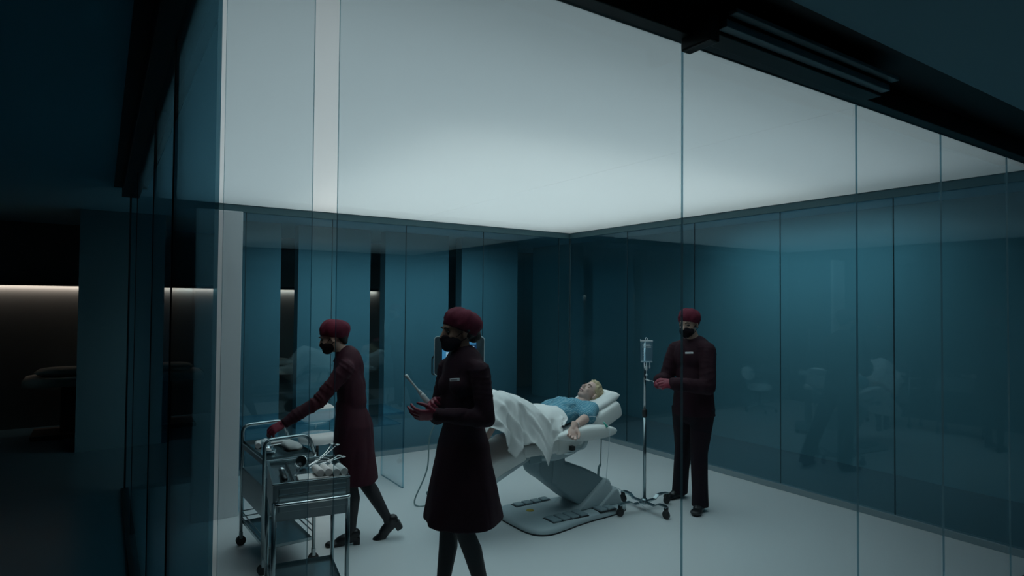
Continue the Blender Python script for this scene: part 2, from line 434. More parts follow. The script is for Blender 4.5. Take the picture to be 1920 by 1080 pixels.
def cap_mesh(c, R, tilt=0.42, puff=1.0, h=0.128, seed=0.0):
    """soft surgical cap: band low on the nape, boxy crown with gathers"""
    Rt = R @ Matrix.Rotation(-tilt, 3, 'Y')
    prof = [(0.0, 0.100, 0.082, 0), (0.003, 0.104, 0.086, 0), (0.028, 0.107, 0.090, 0), (0.032, 0.110, 0.092, 0),
            (0.062, 0.111*puff, 0.093*puff, -0.004), (0.090, 0.101*puff, 0.085*puff, -0.006), (0.110, 0.080*puff, 0.068*puff, -0.006), (h-0.004, 0.046*puff, 0.040*puff, -0.004), (h, 0.006, 0.006, 0.0)]
    rings = []; n = 56
    for k, (z, a, b, off) in enumerate(prof):
        ring = []
        for i in range(n):
            th = 2*PI*i/n; wv = 1+(0.020*math.sin(8*th+k*0.5+seed)+0.016*math.sin(13*th-1.1*k+seed)+0.012*math.sin(3*th+seed))*(1 if 2 < k < 8 else 0.12)
            zz = z+(0.004*math.sin(5*th+seed) if 3 < k < 8 else 0)
            ring.append(V(c)+Rt @ V((-0.010+off+a*wv*math.cos(th), b*wv*math.sin(th), 0.002+zz)))
        rings.append(ring)
    bm = loft(B(), rings, cap=False)
    bm.verts.ensure_lookup_table()
    bm.faces.new([v for v in bm.verts][:n][::-1]); bm.faces.new([v for v in bm.verts][-n:])
    return bm

def mask_parts(root, c, R, m=M_mask):
    T = lambda p: V(c)+R @ V(p)
    bm = B(); ball(bm, T((0.040, 0, -0.060)), (0.062, 0.063, 0.050), R); ball(bm, T((0.082, 0, -0.040)), (0.030, 0.026, 0.026), R)
    ball(bm, T((0.062, 0, -0.082)), (0.040, 0.042, 0.034), R); ball(bm, T((0.055, 0, -0.030)), (0.040, 0.052, 0.018), R)
    mk = fuse('face_mask', bm, m, root, 0.005, 5)
    for s in (-1, 1):
        for z0, z1 in ((-0.030, -0.002), (-0.078, -0.040)):
            obj('ear_loop', tube(B(), smooth_path([T((0.035, 0.060*s, z0)), T((0.010, 0.072*s, lerp(z0, z1, .6))), T((-0.018, 0.080*s, z1))], 4), 0.0022, 6), m, mk, True)

def hand_bm(w, R, side=1, curl=(0.3, 0.3, 0.3, 0.3), thumb=(0.55, 0.75, -0.35), tcurl=0.3, fat=1.0, spread=0.08, wrist=True):
    """right-angled hand: R columns x = fingers, z = back of the hand; thumb on +y*side"""
    bm = B(); T = lambda p: V(w)+R @ V((p[0], p[1]*side, p[2]))
    Rs = R
    ball(bm, T((0.050, 0.0, 0.0)), (0.052, 0.040, 0.0155*fat), Rs, 18)
    ball(bm, T((0.075, 0.0, 0.001)), (0.026, 0.041, 0.0135*fat), Rs, 16)
    ball(bm, T((0.035, 0.022, -0.006)), (0.032, 0.018, 0.016*fat), Rs, 14)
    if wrist: tube(bm, [T((-0.035, 0, 0)), T((0.005, 0, 0)), T((0.03, 0, 0))], [0.028*fat, 0.026*fat, 0.022], 14)
    ys = (0.030, 0.010, -0.010, -0.029); L = (0.070, 0.078, 0.073, 0.056); xs = (0.090, 0.095, 0.092, 0.084)
    for i in range(4):
        p = V((xs[i], ys[i], 0.0)); a = 0.0; pts = [V((xs[i]-0.03, ys[i]*0.9, 0)), p.copy()]; rr = [0.0092*fat, 0.0098*fat]
        sp = (1.5-i)*spread
        for k, fr in enumerate((0.45, 0.30, 0.25)):
            a += curl[i]*(1.0, 1.15, 0.8)[k]
            p = p+V((math.cos(a)*math.cos(sp), math.cos(a)*math.sin(sp), -math.sin(a)))*L[i]*fr
            pts.append(p.copy()); rr.append((0.0092, 0.0086, 0.0072)[k]*fat)
        for q0, q1, r0, r1 in zip(pts, pts[1:], rr, rr[1:]): capsule(bm, T(q0), T(q1), r0, r1, 10)
    d = V(thumb).normalized(); p0 = V((0.022, 0.026, -0.004)); p1 = p0+d*0.042
    ax = V((0.9, -0.35, -0.2)); d2 = (d*(1-tcurl)+ax.normalized()*tcurl).normalized(); p2 = p1+d2*0.032; p3 = p2+(d2*0.7+ax.normalized()*0.3*tcurl).normalized()*0.022
    for q0, q1, r0, r1 in ((p0, p1, 0.0135, 0.0112), (p1, p2, 0.0112, 0.0100), (p2, p3, 0.0100, 0.0080)): capsule(bm, T(q0), T(q1), r0*fat, r1*fat, 10)
    return bm

def rel(J, o): return {k: V(v)-V(o) for k, v in J.items()}
def cloth_push(amp, freq, seed=0.0, stretch=(1, 1, 0.45), limbs=()):
    """soft undulation plus sharper creases; limbs = (a, b) segments get rings of creases across them"""
    def f(co, n):
        q = V((co.x*freq*stretch[0]+seed, co.y*freq*stretch[1], co.z*freq*stretch[2]))
        k = noise.noise(q)+0.5*noise.noise(q*2.1)
        rdg = 1-min(1.0, abs(noise.noise(q*0.8+V((seed, 7, 3))))*5)
        d = amp*(0.8*k-0.5*rdg)
        for a, b, sg in limbs:
            ab = b-a; L2 = ab.length; t = (co-a).dot(ab)/(L2*L2)
            if -0.15 < t < 1.1:
                p = a+ab*max(0, min(1, t)); r = (co-p).length
                if r < 0.095:
                    th = co.x*sg+co.z*13
                    cr = noise.noise(V((t*L2*26+0.8*math.sin(th*1.3), th*0.22, seed))); d += amp*(1-(r/0.095)**4)*(0.75*(1-min(1.0, abs(cr)*4.0))-0.25)
        return co+n*d
    return f
def skirt(bm, centers, radii, R, n=56, folds=7, fold_amp=0.05, ph=0.0):
    rings = []
    m = len(centers)
    for k, (c, (a, b)) in enumerate(zip(centers, radii)):
        t = k/(m-1); ring = []
        for i in range(n):
            th = 2*PI*i/n; f = 1+fold_amp*t*t*(math.sin(folds*th+ph)+0.5*math.sin((folds+3)*th+2*ph))
            ring.append(V(c)+R @ V((a*f*math.cos(th), b*f*math.sin(th), 0)))
        rings.append(ring)
    return loft(bm, rings)
def arm_prims(bm, sh, el, wr, r=(0.064, 0.055, 0.043)):
    capsule(bm, sh, el, r[0], r[1]); capsule(bm, el, wr, r[1], r[2])
def shoe(name, ankle, toe_dir, m, root, L=0.25, heel=0.0, pitch=0.0, wdt=0.043, lowcut=True):
    """shoe round the foot: sole, upper and, with heel > 0, a block heel; ankle is the joint"""
    x = V(toe_dir); x.z = 0; x.normalize(); R = basis(x, (0, 0, 1)) @ Matrix.Rotation(pitch, 3, 'Y')
    T = lambda p: V(ankle)+R @ V(p)
    bm = B(); hz = heel
    drop = -0.075-0.0
    ball(bm, T((-0.025, 0, drop+0.038)), (0.040, wdt*0.82, 0.040), R); 
    ball(bm, T((0.055, 0, drop+0.018-hz*0.45)), (0.075, wdt*0.88, 0.036), R @ Matrix.Rotation(0.25+hz*4, 3, 'Y'))
    ball(bm, T((0.125, 0, drop+0.004-hz*0.85)), (0.062, wdt, 0.026), R)
    tube(bm, [T((-0.045, 0, drop+0.008)), T((0.05, 0, drop+0.0-hz*0.5)), T((0.10, 0, drop-0.012-hz*0.85)), T((0.155, 0, drop-0.010-hz*0.85))], [0.026, 0.024, 0.024, 0.022], 12)
    o = fuse(name, bm, m, root, 0.005, 5)
    if heel > 0:
        bm = B(); q = [(-0.062, -0.026), (-0.012, -0.026), (-0.012, 0.026), (-0.062, 0.026)]
        loft(bm, [[T((x*0.92-0.004, y*0.85, drop-heel-0.02)) for x, y in q], [T((x, y, drop+0.012)) for x, y in q]])
        bmesh.ops.bevel(bm, geom=bm.edges[:], offset=0.004, segments=2, affect='EDGES')
        obj('heel', bm, m, o)
    return o
def badge(root, p, n, up=(0, 0, 1), sx=0.062, sz=0.016, tilt=0.0):
    n = V(n).normalized(); R = basis(n, up) @ Matrix.Rotation(tilt, 3, 'X')
    M = Matrix.Translation(V(p)) @ R.to_4x4()
    b = obj('name_badge', box(B(), (-0.003, -sx/2, -sz/2), (0.003, sx/2, sz/2), 0.002, mtx=M), M_badge, root)
    obj('printed_name', box(B(), (0.003, -sx*0.34, -0.003), (0.0035, sx*0.30, 0.002), mtx=M), M_ink, b)

Zu = V((0, 0, 1))
# ---- 1. woman walking in the middle, holding the probe
O = V((-3.77, -3.70, 0)); P1 = thing('person', 'person in long dark burgundy dress walking mid-room with a white probe in red gloves', 'person', O)
J = rel(dict(neck=(-3.765, -3.705, 1.485), head=(-3.800, -3.695, 1.618), shL=(-3.755, -3.868, 1.402), shR=(-3.785, -3.545, 1.392), waist=(-3.76, -3.70, 1.13), pelv=(-3.755, -3.695, 0.98),
             elL=(-3.742, -3.918, 1.150), wrL=(-3.988, -3.820, 1.178), elR=(-3.80, -3.455, 1.100), wrR=(-3.872, -3.620, 1.205),
             knL=(-3.785, -3.755, 0.52), anL=(-3.66, -3.79, 0.115), knR=(-3.80, -3.61, 0.51), anR=(-3.845, -3.61, 0.10)), O)
F1 = V((-0.985, -0.16, 0)).normalized(); Rb1 = basis(F1, Zu); Rh1 = basis((-0.985, 0.10, -0.06), Zu)
def standing_body(root, J, Rb, Rh, skin, sc=1.0, slim=0.97, legs=True, legr=(0.075, 0.050, 0.030)):
    bm = B(); head_prims(bm, J['head'], Rh, slim=slim)
    capsule(bm, J['neck']+V((0, 0, -0.02)), J['head']+Rh @ V((-0.015, 0, -0.06)), 0.052*sc, 0.048*sc)
    ch = lerp(J['neck'], J['waist'], 0.38)
    ball(bm, ch, (0.095*sc, 0.145*sc, 0.17), Rb); ball(bm, J['waist'], (0.085*sc, 0.115*sc, 0.12), Rb); ball(bm, J['pelv'], (0.10*sc, 0.145*sc, 0.12), Rb)
    ball(bm, lerp(ch, J['pelv'], 0.5), (0.08*sc, 0.11*sc, 0.2), Rb)
    for s in 'LR':
        capsule(bm, lerp(J['neck'], J['sh'+s], 0.3), J['sh'+s], 0.040*sc, 0.036*sc); capsule(bm, J['sh'+s], J['el'+s], 0.038*sc, 0.037*sc); capsule(bm, J['el'+s], J['wr'+s], 0.037*sc, 0.026*sc)
        if legs:
            hip = J['pelv']+Rb @ V((0, 0.085 if s == 'L' else -0.085, -0.04))
            capsule(bm, hip, J['kn'+s], legr[0]*sc, legr[1]*sc)
            cal = lerp(J['kn'+s], J['an'+s], 0.32)+Rb @ V((-0.012, 0, 0)); capsule(bm, J['kn'+s], cal, legr[1]*0.92*sc, legr[1]*0.98*sc); capsule(bm, cal, J['an'+s], legr[1]*0.98*sc, legr[2]*sc)
    return fuse('body', bm, skin, root, 0.0065, 5)
def tights(root, J, Rb, sc=1.0, legr=(0.080, 0.0535, 0.033)):
    for s in 'LR':
        bm = B(); hip = J['pelv']+Rb @ V((0, 0.085 if s == 'L' else -0.085, -0.10))
        capsule(bm, hip, J['kn'+s], legr[0], legr[1]); cal = lerp(J['kn'+s], J['an'+s], 0.32)+Rb @ V((-0.014, 0, 0))
        capsule(bm, J['kn'+s], cal, legr[1]*0.95, legr[1]*1.02); capsule(bm, cal, J['an'+s], legr[1]*1.02, legr[2])
        capsule(bm, J['an'+s], J['an'+s]+V((0, 0, -0.02)), legr[2], legr[2]*0.9)
        fuse('tights', bm, M_tights, root, 0.007, 6)
def tunic_top(bm, J, Rb, bust=0.0, sc=1.0, arm=(0.062, 0.056, 0.044)):
    ch = lerp(J['neck'], J['waist'], 0.36)
    ball(bm, ch, (0.118*sc, 0.160*sc, 0.19), Rb); ball(bm, lerp(ch, J['waist'], 0.6), (0.112*sc, 0.140*sc, 0.20), Rb); ball(bm, J['waist'], (0.108*sc, 0.135*sc, 0.14), Rb)
    if bust:
        for s in (-1, 1): ball(bm, ch+Rb @ V((0.065, 0.06*s, -0.045)), (0.062, 0.068, 0.065), Rb)
    for s in 'LR':
        capsule(bm, J['neck']+V((0, 0, -0.035)), J['sh'+s], 0.058*sc, 0.060*sc)
        arm_prims(bm, J['sh'+s], J['el'+s], J['wr'+s], tuple(a*sc for a in arm))
def collar(name, J, Rb, m, root, r=0.063, h=0.05, tilt=0.0, fwd=(0, 0, 0)):
    a = J['neck']+V(fwd)+V((0, 0, -0.03)); up = (J['head']-J['neck']).normalized(); up = (up+V((0, 0, 1))).normalized()
    R = basis(Rb @ V((1, 0, 0)), up); n = 40; rings = []
    for z, q in ((-0.03, 1.30), (0.0, 1.10), (h, 1.0), (h, 0.92), (0.0, 0.95)):
        rings.append([a+R @ V((r*q*math.cos(2*PI*k/n), r*q*0.98*math.sin(2*PI*k/n), z-(0.012*math.cos(2*PI*k/n) if z == h else 0))) for k in range(n)])
    return obj(name, loft(B(), rings, cap=False), m, root, True)

standing_body(P1, J, Rb1, Rh1, M_skin_dk, 0.95, 0.95)
face_parts(P1, J['head'], Rh1)
bm = B(); tunic_top(bm, J, Rb1, 1, 0.95)
pc = J['pelv']
skirt(bm, [J['waist'], pc+V((0, 0, 0.02)), pc+V((0, 0, -0.15)), pc+V((0, 0, -0.30)), pc+V((0.0, 0, -0.435))],
      [(0.092, 0.118), (0.126, 0.160), (0.165, 0.19), (0.195, 0.215), (0.222, 0.235)], Rb1, folds=5, fold_amp=0.035, ph=0.8)
fuse('dress', bm, M_burg_dk, P1, 0.0085, 14, push=cloth_push(0.006, 9, 1.3, limbs=[(J['sh'+q], J['el'+q], 11) for q in 'LR']+[(J['el'+q], J['wr'+q], 11) for q in 'LR']))
collar('collar', J, Rb1, M_burg, P1, 0.060)
obj('surgical_cap', cap_mesh(J['head'], Rh1, 0.46, 1.03, 0.128, 1.0), M_cap, P1, True)
mask_parts(P1, J['head'], Rh1)
bm = B(); T = lambda p: J['head']+Rh1 @ V(p)
ball(bm, T((-0.098, 0, -0.035)), (0.042, 0.050, 0.046), Rh1); ball(bm, T((-0.065, 0, -0.012)), (0.050, 0.066, 0.045), Rh1)
for s in (-1, 1): capsule(bm, T((0.03, 0.066*s, 0.022)), T((-0.03, 0.074*s, 0.0)), 0.010, 0.016)
fuse('hair', bm, M_hair_dk, P1, 0.006, 4)
badge(P1, V((-3.893, -3.835, 1.36))-O, Rb1 @ V((0.93, 0.30, 0.10)), tilt=0.10)
g = fuse('glove', hand_bm(J['wrL'], basis(V((-0.95, 0.28, 0.03)), V((-0.20, -0.78, -0.60))), -1, (0.42, 0.40, 0.44, 0.50), (0.80, 0.50, -0.42), 0.45), M_glove, P1, 0.0038, 3)
g = fuse('glove', hand_bm(J['wrR'], basis(V((-0.72, -0.42, 0.16)), V((-0.15, 0.75, 0.62))), -1, (0.75, 0.85, 0.9, 0.95), (0.62, 0.55, -0.55), 0.5), M_glove, P1, 0.0038, 3)
tights(P1, J, Rb1)
shoe('shoe', J['anL'], F1, M_shoe, P1, heel=0.03, pitch=0.0); shoe('shoe', J['anR'], F1, M_shoe, P1, heel=0.03)

# ---- 2. woman reaching into the rear trolley
O = V((-3.92, -2.30, 0)); P2 = thing('person', 'person in knee-length burgundy dress leaning over to reach into the steel trolleys', 'person', O)
J = rel(dict(neck=(-3.968, -2.285, 1.392), head=(-4.055, -2.235, 1.515), shL=(-4.015, -2.430, 1.298), shR=(-3.885, -2.145, 1.295), waist=(-3.915, -2.300, 1.03), pelv=(-3.890, -2.320, 0.865),
             elL=(-4.190, -2.395, 1.075), wrL=(-4.415, -2.372, 0.940), elR=(-3.87, -2.10, 1.03), wrR=(-3.86, -2.12, 0.80),
             knL=(-3.955, -2.375, 0.45), anL=(-3.930, -2.345, 0.115), knR=(-3.830, -2.260, 0.45), anR=(-3.665, -2.375, 0.150)), O)
F2 = V((-0.86, 0.50, 0)).normalized(); Rb2 = basis(F2, Zu); Rh2 = basis(V((-0.80, 0.44, -0.30)), Zu); Rt2 = basis(F2, V((-0.10, 0.05, 1)))
standing_body(P2, J, Rb2, Rh2, M_skin, 0.94, 0.95)
face_parts(P2, J['head'], Rh2)
bm = B(); tunic_top(bm, J, Rt2, 1, 0.94)
pc = J['pelv']
skirt(bm, [J['waist']+V((-0.02, 0.01, 0)), pc+V((-0.02, 0.01, 0.0)), pc+V((-0.02, 0.01, -0.16)), pc+V((-0.01, 0.0, -0.30)), pc+V((0.0, -0.005, -0.415))],
      [(0.100, 0.120), (0.136, 0.162), (0.148, 0.175), (0.152, 0.18), (0.158, 0.188)], Rb2, folds=5, fold_amp=0.03, ph=2.1)
fuse('dress', bm, M_burg, P2, 0.0085, 14, push=cloth_push(0.008, 10, 5.3, limbs=[(J['sh'+q], J['el'+q], 11) for q in 'LR']+[(J['el'+q], J['wr'+q], 11) for q in 'LR']))
collar('collar', J, Rb2, M_burg, P2, 0.058, fwd=(-0.015, 0.008, 0))
obj('surgical_cap', cap_mesh(J['head'], Rh2, 0.42, 1.0, 0.126, 2.3), M_cap, P2, True)
mask_parts(P2, J['head'], Rh2)
bm = B(); T = lambda p: J['head']+Rh2 @ V(p)
ball(bm, T((-0.072, 0, -0.020)), (0.040, 0.062, 0.045), Rh2); ball(bm, T((-0.075, 0, -0.055)), (0.022, 0.045, 0.03), Rh2)
fuse('hair', bm, M_hair_dk, P2, 0.006, 4)
fuse('glove', hand_bm(J['wrL'], basis(V((-0.80, 0.10, -0.42)), V((-0.35, -0.55, 0.72))), -1, (0.55, 0.5, 0.55, 0.6), (0.7, 0.5, -0.5), 0.5), M_glove, P2, 0.0038, 3)
fuse('glove', hand_bm(J['wrR'], basis(V((-0.25, 0.05, -1.0)), V((0.2, 0.9, 0.1))), 1, (0.4, 0.4, 0.4, 0.4)), M_glove, P2, 0.0038, 3)
tights(P2, J, Rb2)
shoe('shoe', J['anL'], (-0.9, 0.3, 0), M_shoe, P2, heel=0.035)
shoe('shoe', J['anR']+V((0, 0, 0.01)), (-0.9, 0.42, 0), M_shoe, P2, heel=0.035, pitch=0.52)

# ---- 3. man beside the drip stand
O = V((-1.20, -3.19, 0)); P3 = thing('person', 'person in plum tunic and trousers standing by the drip stand holding its tube', 'person', O)
J = rel(dict(neck=(-1.205, -3.195, 1.470), head=(-1.285, -3.200, 1.612), shL=(-1.220, -3.352, 1.385), shR=(-1.235, -3.020, 1.375), waist=(-1.200, -3.190, 1.06), pelv=(-1.190, -3.175, 0.90),
             elL=(-1.275, -3.400, 1.085), wrL=(-1.545, -3.275, 1.118), elR=(-1.310, -2.965, 1.105), wrR=(-1.525, -3.105, 1.126),
             knL=(-1.185, -3.235, 0.50), anL=(-1.165, -3.230, 0.095), knR=(-1.105, -2.995, 0.50), anR=(-1.02, -2.880, 0.095)), O)
F3 = V((-0.95, -0.31, 0)).normalized(); Rb3 = basis(F3, Zu); Rh3 = basis(V((-0.93, -0.26, -0.20)), Zu)
standing_body(P3, J, Rb3, Rh3, M_skin, 1.06, 1.0)
face_parts(P3, J['head'], Rh3)
bm = B(); tunic_top(bm, J, Rb3, 0, 1.12, (0.064, 0.060, 0.050))
pc = J['pelv']
skirt(bm, [J['waist'], pc+V((0, 0, 0.05)), pc+V((0, 0, -0.05)), pc+V((0, 0, -0.085))],
      [(0.13, 0.165), (0.138, 0.178), (0.144, 0.186), (0.146, 0.188)], Rb3, folds=4, fold_amp=0.02, ph=0.4)
fuse('tunic', bm, M_burg_dk, P3, 0.0085, 12, push=cloth_push(0.006, 9, 8.1, limbs=[(J['sh'+q], J['el'+q], 11) for q in 'LR']+[(J['el'+q], J['wr'+q], 11) for q in 'LR']))
collar('collar', J, Rb3, M_burg_dk, P3, 0.066)
bm = B()
for s in 'LR':
    hip = J['pelv']+Rb3 @ V((0, 0.085 if s == 'L' else -0.085, -0.02))
    rings = []
    kn, an = J['kn'+s], J['an'+s]
    for c, a, b in ((hip, 0.105, 0.105), (lerp(hip, kn, .5), 0.092, 0.09), (kn, 0.078, 0.074), (lerp(kn, an, .5), 0.074, 0.07), (lerp(kn, an, .85), 0.073, 0.07), (an+V((0, 0, -0.055)), 0.075, 0.072)):
        rings.append([c+Rb3 @ V((a*math.cos(2*PI*k/24), b*math.sin(2*PI*k/24), 0)) for k in range(24)])
    loft(bm, rings)
ball(bm, J['pelv']+V((0, 0, -0.02)), (0.132, 0.170, 0.15), Rb3)
fuse('trousers', bm, M_trouser, P3, 0.008, 5, push=cloth_push(0.005, 8, 3.1, (1, 1, 0.3)))
obj('surgical_cap', cap_mesh(J['head'], Rh3, 0.40, 0.98, 0.126, 3.7), M_cap, P3, True)
mask_parts(P3, J['head'], Rh3)
bm = B(); T = lambda p: J['head']+Rh3 @ V(p)
ball(bm, T((-0.066, 0, -0.016)), (0.040, 0.066, 0.045), Rh3)
for s in (-1, 1): capsule(bm, T((0.005, 0.068*s, 0.010)), T((-0.04, 0.072*s, -0.005)), 0.010, 0.014)
fuse('hair', bm, M_hair_dk, P3, 0.006, 4)
badge(P3, V((-1.352, -3.268, 1.365))-O, Rb3 @ V((0.97, 0.22, 0.06)), tilt=0.06, sx=0.066)
fuse('glove', hand_bm(J['wrL'], basis(V((-0.92, 0.38, 0.02)), V((-0.35, -0.80, 0.48))), -1, (0.62, 0.7, 0.78, 0.85), (0.75, 0.45, -0.45), 0.4, 1.08), M_glove, P3, 0.0038, 3)
fuse('glove', hand_bm(J['wrR'], basis(V((-0.85, -0.42, -0.02)), V((-0.30, 0.60, 0.74))), 1, (0.55, 0.65, 0.7, 0.8), (0.75, 0.4, -0.5), 0.4, 1.08), M_glove, P3, 0.0038, 3)
shoe('shoe', J['anL'], (-0.90, -0.42, 0), M_shoe, P3, wdt=0.050); shoe('shoe', J['anR'], (-0.95, 0.10, 0), M_shoe, P3, wdt=0.050)

# ------------------------------------------------------------------ treatment chair, patient, sheet, pillow
M_vinyl = mat('white_upholstery', (0.78, 0.79, 0.77), 0.42, spec=0.4)
M_shell = mat('grey_plastic_shell', (0.21, 0.30, 0.33), 0.45, spec=0.4)
M_shell_l = mat('light_grey_shell', (0.47, 0.565, 0.595), 0.45, spec=0.4)
M_pad = mat('blue_grey_pedal', (0.27, 0.36, 0.39), 0.5)
M_steel = mat('brushed_steel', (0.36, 0.44, 0.46), 0.26, metal=1.0)
M_chrome = mat('chrome', (0.70, 0.74, 0.75), 0.10, metal=1.0)
M_rubber = mat('black_rubber', (0.015, 0.016, 0.018), 0.55)
M_sheet = mat('white_cotton', (0.80, 0.81, 0.80), 0.85, spec=0.2, bump=0.2, bump_scale=500, sheen=0.1)
M_pillow = mat('pillow_cotton', (0.82, 0.83, 0.82), 0.85, spec=0.2, bump=0.2, bump_scale=500)
M_tubing = mat('grey_green_tubing', (0.20, 0.30, 0.31), 0.35)
M_yellow = mat('yellow_sticker', (0.42, 0.30, 0.02), 0.6)
M_clear = thin_glass('clear_plastic', (0.93, 0.96, 0.97), 0.02, 1.4)

CY = -2.66
OC = V((-2.2, CY, 0)); PC = thing('treatment_chair', 'white reclined medical treatment chair on a grey pedestal with foot pedals', 'treatment chair', OC)
def L(p, y=0.0): return V((p[0]-OC.x, y, p[1]))
def side(pts): return [(x-OC.x, z) for x, z in pts]
# floor plate
half = [(-0.535, 0.0), (-0.53, -0.16), (-0.50, -0.265), (-0.44, -0.318), (-0.36, -0.335), (-0.22, -0.318), (-0.08, -0.292), (0.08, -0.275), (0.26, -0.268), (0.42, -0.25), (0.52, -0.20), (0.565, -0.10), (0.575, 0.0)]
out = [(p.x, p.y) for p in smooth_path([(x, y, 0) for x, y in half], 4)]
out = out+[(x, -y) for x, y in out[-2:0:-1]]
bm = B()
rings = []
for z, k in ((0.0, 0.985), (0.012, 1.0), (0.034, 1.0), (0.048, 0.975), (0.055, 0.93), (0.057, 0.86)):
    rings.append([V((x*k, y*(k if k > 0.95 else 1-(1-k)*1.4), z)) for x, y in out])
loft(bm, rings); obj('floor_plate', bm, M_shell_l, PC, True)
bm = B(); loft(bm, [[V((x*1.004, y*1.006, z)) for x, y in out] for z in (0.0, 0.010)]); obj('rubber_rim', bm, M_rubber, PC)
for row, xs in ((-1, (-2.468, -2.378, -2.288, -2.198)), (1, (-2.50, -2.41, -2.32, -2.23)), (-1, (-1.985, -1.900))):
    for x in xs:
        y = -0.195*1 if row < 0 else 0.245
        w2 = 0.068 if row < 0 else 0.040
        bm = box(B(), (x-OC.x-0.0385, y-w2, 0.050), (x-OC.x+0.0385, y+w2, 0.072), 0.008)
        obj('foot_pedal', bm, M_pad, PC)
for x0, x1, y0, y1 in ((-0.318, 0.046, -0.270, -0.120), (0.165, 0.350, -0.270, -0.120), (-0.350, 0.020, 0.198, 0.292)):
    obj('pedal_well', box(B(), (x0, y0, 0.048), (x1, y1, 0.0585), 0.003), M_rubber, PC)
obj('sticker', lathe(B(), [(0.0, 0.0), (0.032, 0.0), (0.032, 0.0012), (0.0, 0.0012)], 24, Matrix.Translation((-0.295, 0.08, 0.057))), M_yellow, PC)
# lifting column: slanting arm and the cowl at its foot
arm_o = [(-2.550, 0.535), (-2.556, 0.44), (-2.535, 0.390), (-2.49, 0.350), (-2.42, 0.305), (-2.20, 0.135), (-2.10, 0.075), (-1.83, 0.20), (-1.87, 0.275), (-1.96, 0.335), (-2.08, 0.395), (-2.20, 0.440), (-2.285, 0.460), (-2.285, 0.535)]
bm = B(); prism(bm, side(arm_o), -0.125, 0.125, 0.02, 3); obj('lifting_arm', bm, M_shell, PC, auto=0.6)
bm = B(); prism(bm, side([(-2.30, 0.535), (-2.335, 0.36), (-2.38, 0.30), (-2.43, 0.32), (-2.41, 0.535)]), -0.133, 0.133, 0.01, 2); obj('arm_cover', bm, M_shell, PC, auto=0.6)
bm = B(); prism(bm, side([(-2.205, 0.05), (-1.90, 0.262), (-1.865, 0.275), (-1.825, 0.265), (-1.79, 0.20), (-1.765, 0.05)]), -0.165, 0.165, 0.03, 4); obj('column_cowl', bm, M_shell_l, PC, auto=0.6)
bm = B(); prism(bm, side([(-1.99, 0.05), (-1.80, 0.185), (-1.765, 0.19), (-1.74, 0.17), (-1.70, 0.05)]), -0.19, 0.19, 0.025, 4); obj('column_foot', bm, M_shell_l, PC, auto=0.6)
# carriage under the seat
bm = B(); prism(bm, side([(-2.74, 0.575), (-2.70, 0.545), (-2.45, 0.515), (-2.33, 0.525), (-2.18, 0.57), (-2.13, 0.62), (-2.2, 0.66), (-2.72, 0.62)]), -0.20, 0.20, 0.02, 3); obj('carriage', bm, M_shell_l, PC, auto=0.6)
bm = B(); box(bm, (-0.60, -0.215, 0.555), (-0.30, 0.215, 0.59), 0.008); box(bm, (-0.52, -0.23, 0.53), (-0.40, -0.18, 0.60), 0.01); obj('hinge_block', bm, M_header, PC)
# upholstery: thick rounded slabs following the side profile
def cushion(name, prof_top, thick, hw, hw_end=None, edge=0.05, m=M_vinyl, n_y=10, crown=0.012):
    """prof_top: (x,z) line of the upper face; slab with rounded rim"""
    P = smooth_path([(x-OC.x, 0, z) for x, z in prof_top], 6); N = len(P); rings = []
    for i, p in enumerate(P):
        t = i/(N-1); tg = (P[min(i+1, N-1)]-P[max(i-1, 0)]).normalized(); nn = V((tg.z, 0, -tg.x)); nn = nn if nn.z < 0 else -nn
        e = max(0.0, 1-min(t, 1-t)*N/4.0); sh = math.sqrt(max(0.0, 1-e*e)); sh = 0.35+0.65*sh
        h = lerp(hw, hw_end if hw_end else hw, t)-edge*0.6*(1-sh)
        th = thick*(0.5+0.5*sh); mid = p+nn*thick*0.5; ring = []
        for k in range(40):
            a = 2*PI*k/40; ca, sa = math.cos(a), math.sin(a)
            yy = h*math.copysign(abs(ca)**0.32, ca); zz = th*0.5*math.copysign(abs(sa)**0.45, sa)
            ring.append(V((0, yy, 0))+mid-nn*zz)
        rings.append(ring)
    bm = loft(B(), rings)
    return obj(name, bm, m, PC, True)
cushion('backrest', [(-2.47, 0.715), (-2.36, 0.73), (-2.20, 0.785), (-2.0, 0.865), (-1.85, 0.928), (-1.775, 0.955)], 0.165, 0.245, 0.225)
cushion('seat', [(-2.78, 0.705), (-2.65, 0.70), (-2.5, 0.705), (-2.40, 0.715)], 0.135, 0.235)
cushion('leg_rest', [(-3.32, 0.415), (-3.1, 0.545), (-2.9, 0.645), (-2.77, 0.69)], 0.15, 0.20, 0.235)
bm = B(); prism(bm, side([(-2.42, 0.575), (-2.09, 0.645), (-1.83, 0.755), (-1.80, 0.80), (-1.86, 0.80), (-2.12, 0.69), (-2.42, 0.62)]), -0.20, 0.20, 0.012, 2); obj('back_shell', bm, M_shell, PC, auto=0.6)
bm = B(); tube(bm, [L((-2.70, 0.585), -0.21), L((-3.0, 0.455), -0.21), L((-3.2, 0.365), -0.20)], 0.016, 10); obj('leg_rest_strut', bm, M_shell_l, PC, True)
bm = B(); tube(bm, [L((-2.70, 0.585), 0.21), L((-3.2, 0.365), 0.20)], 0.016, 10); obj('leg_rest_strut', bm, M_shell_l, PC, True)
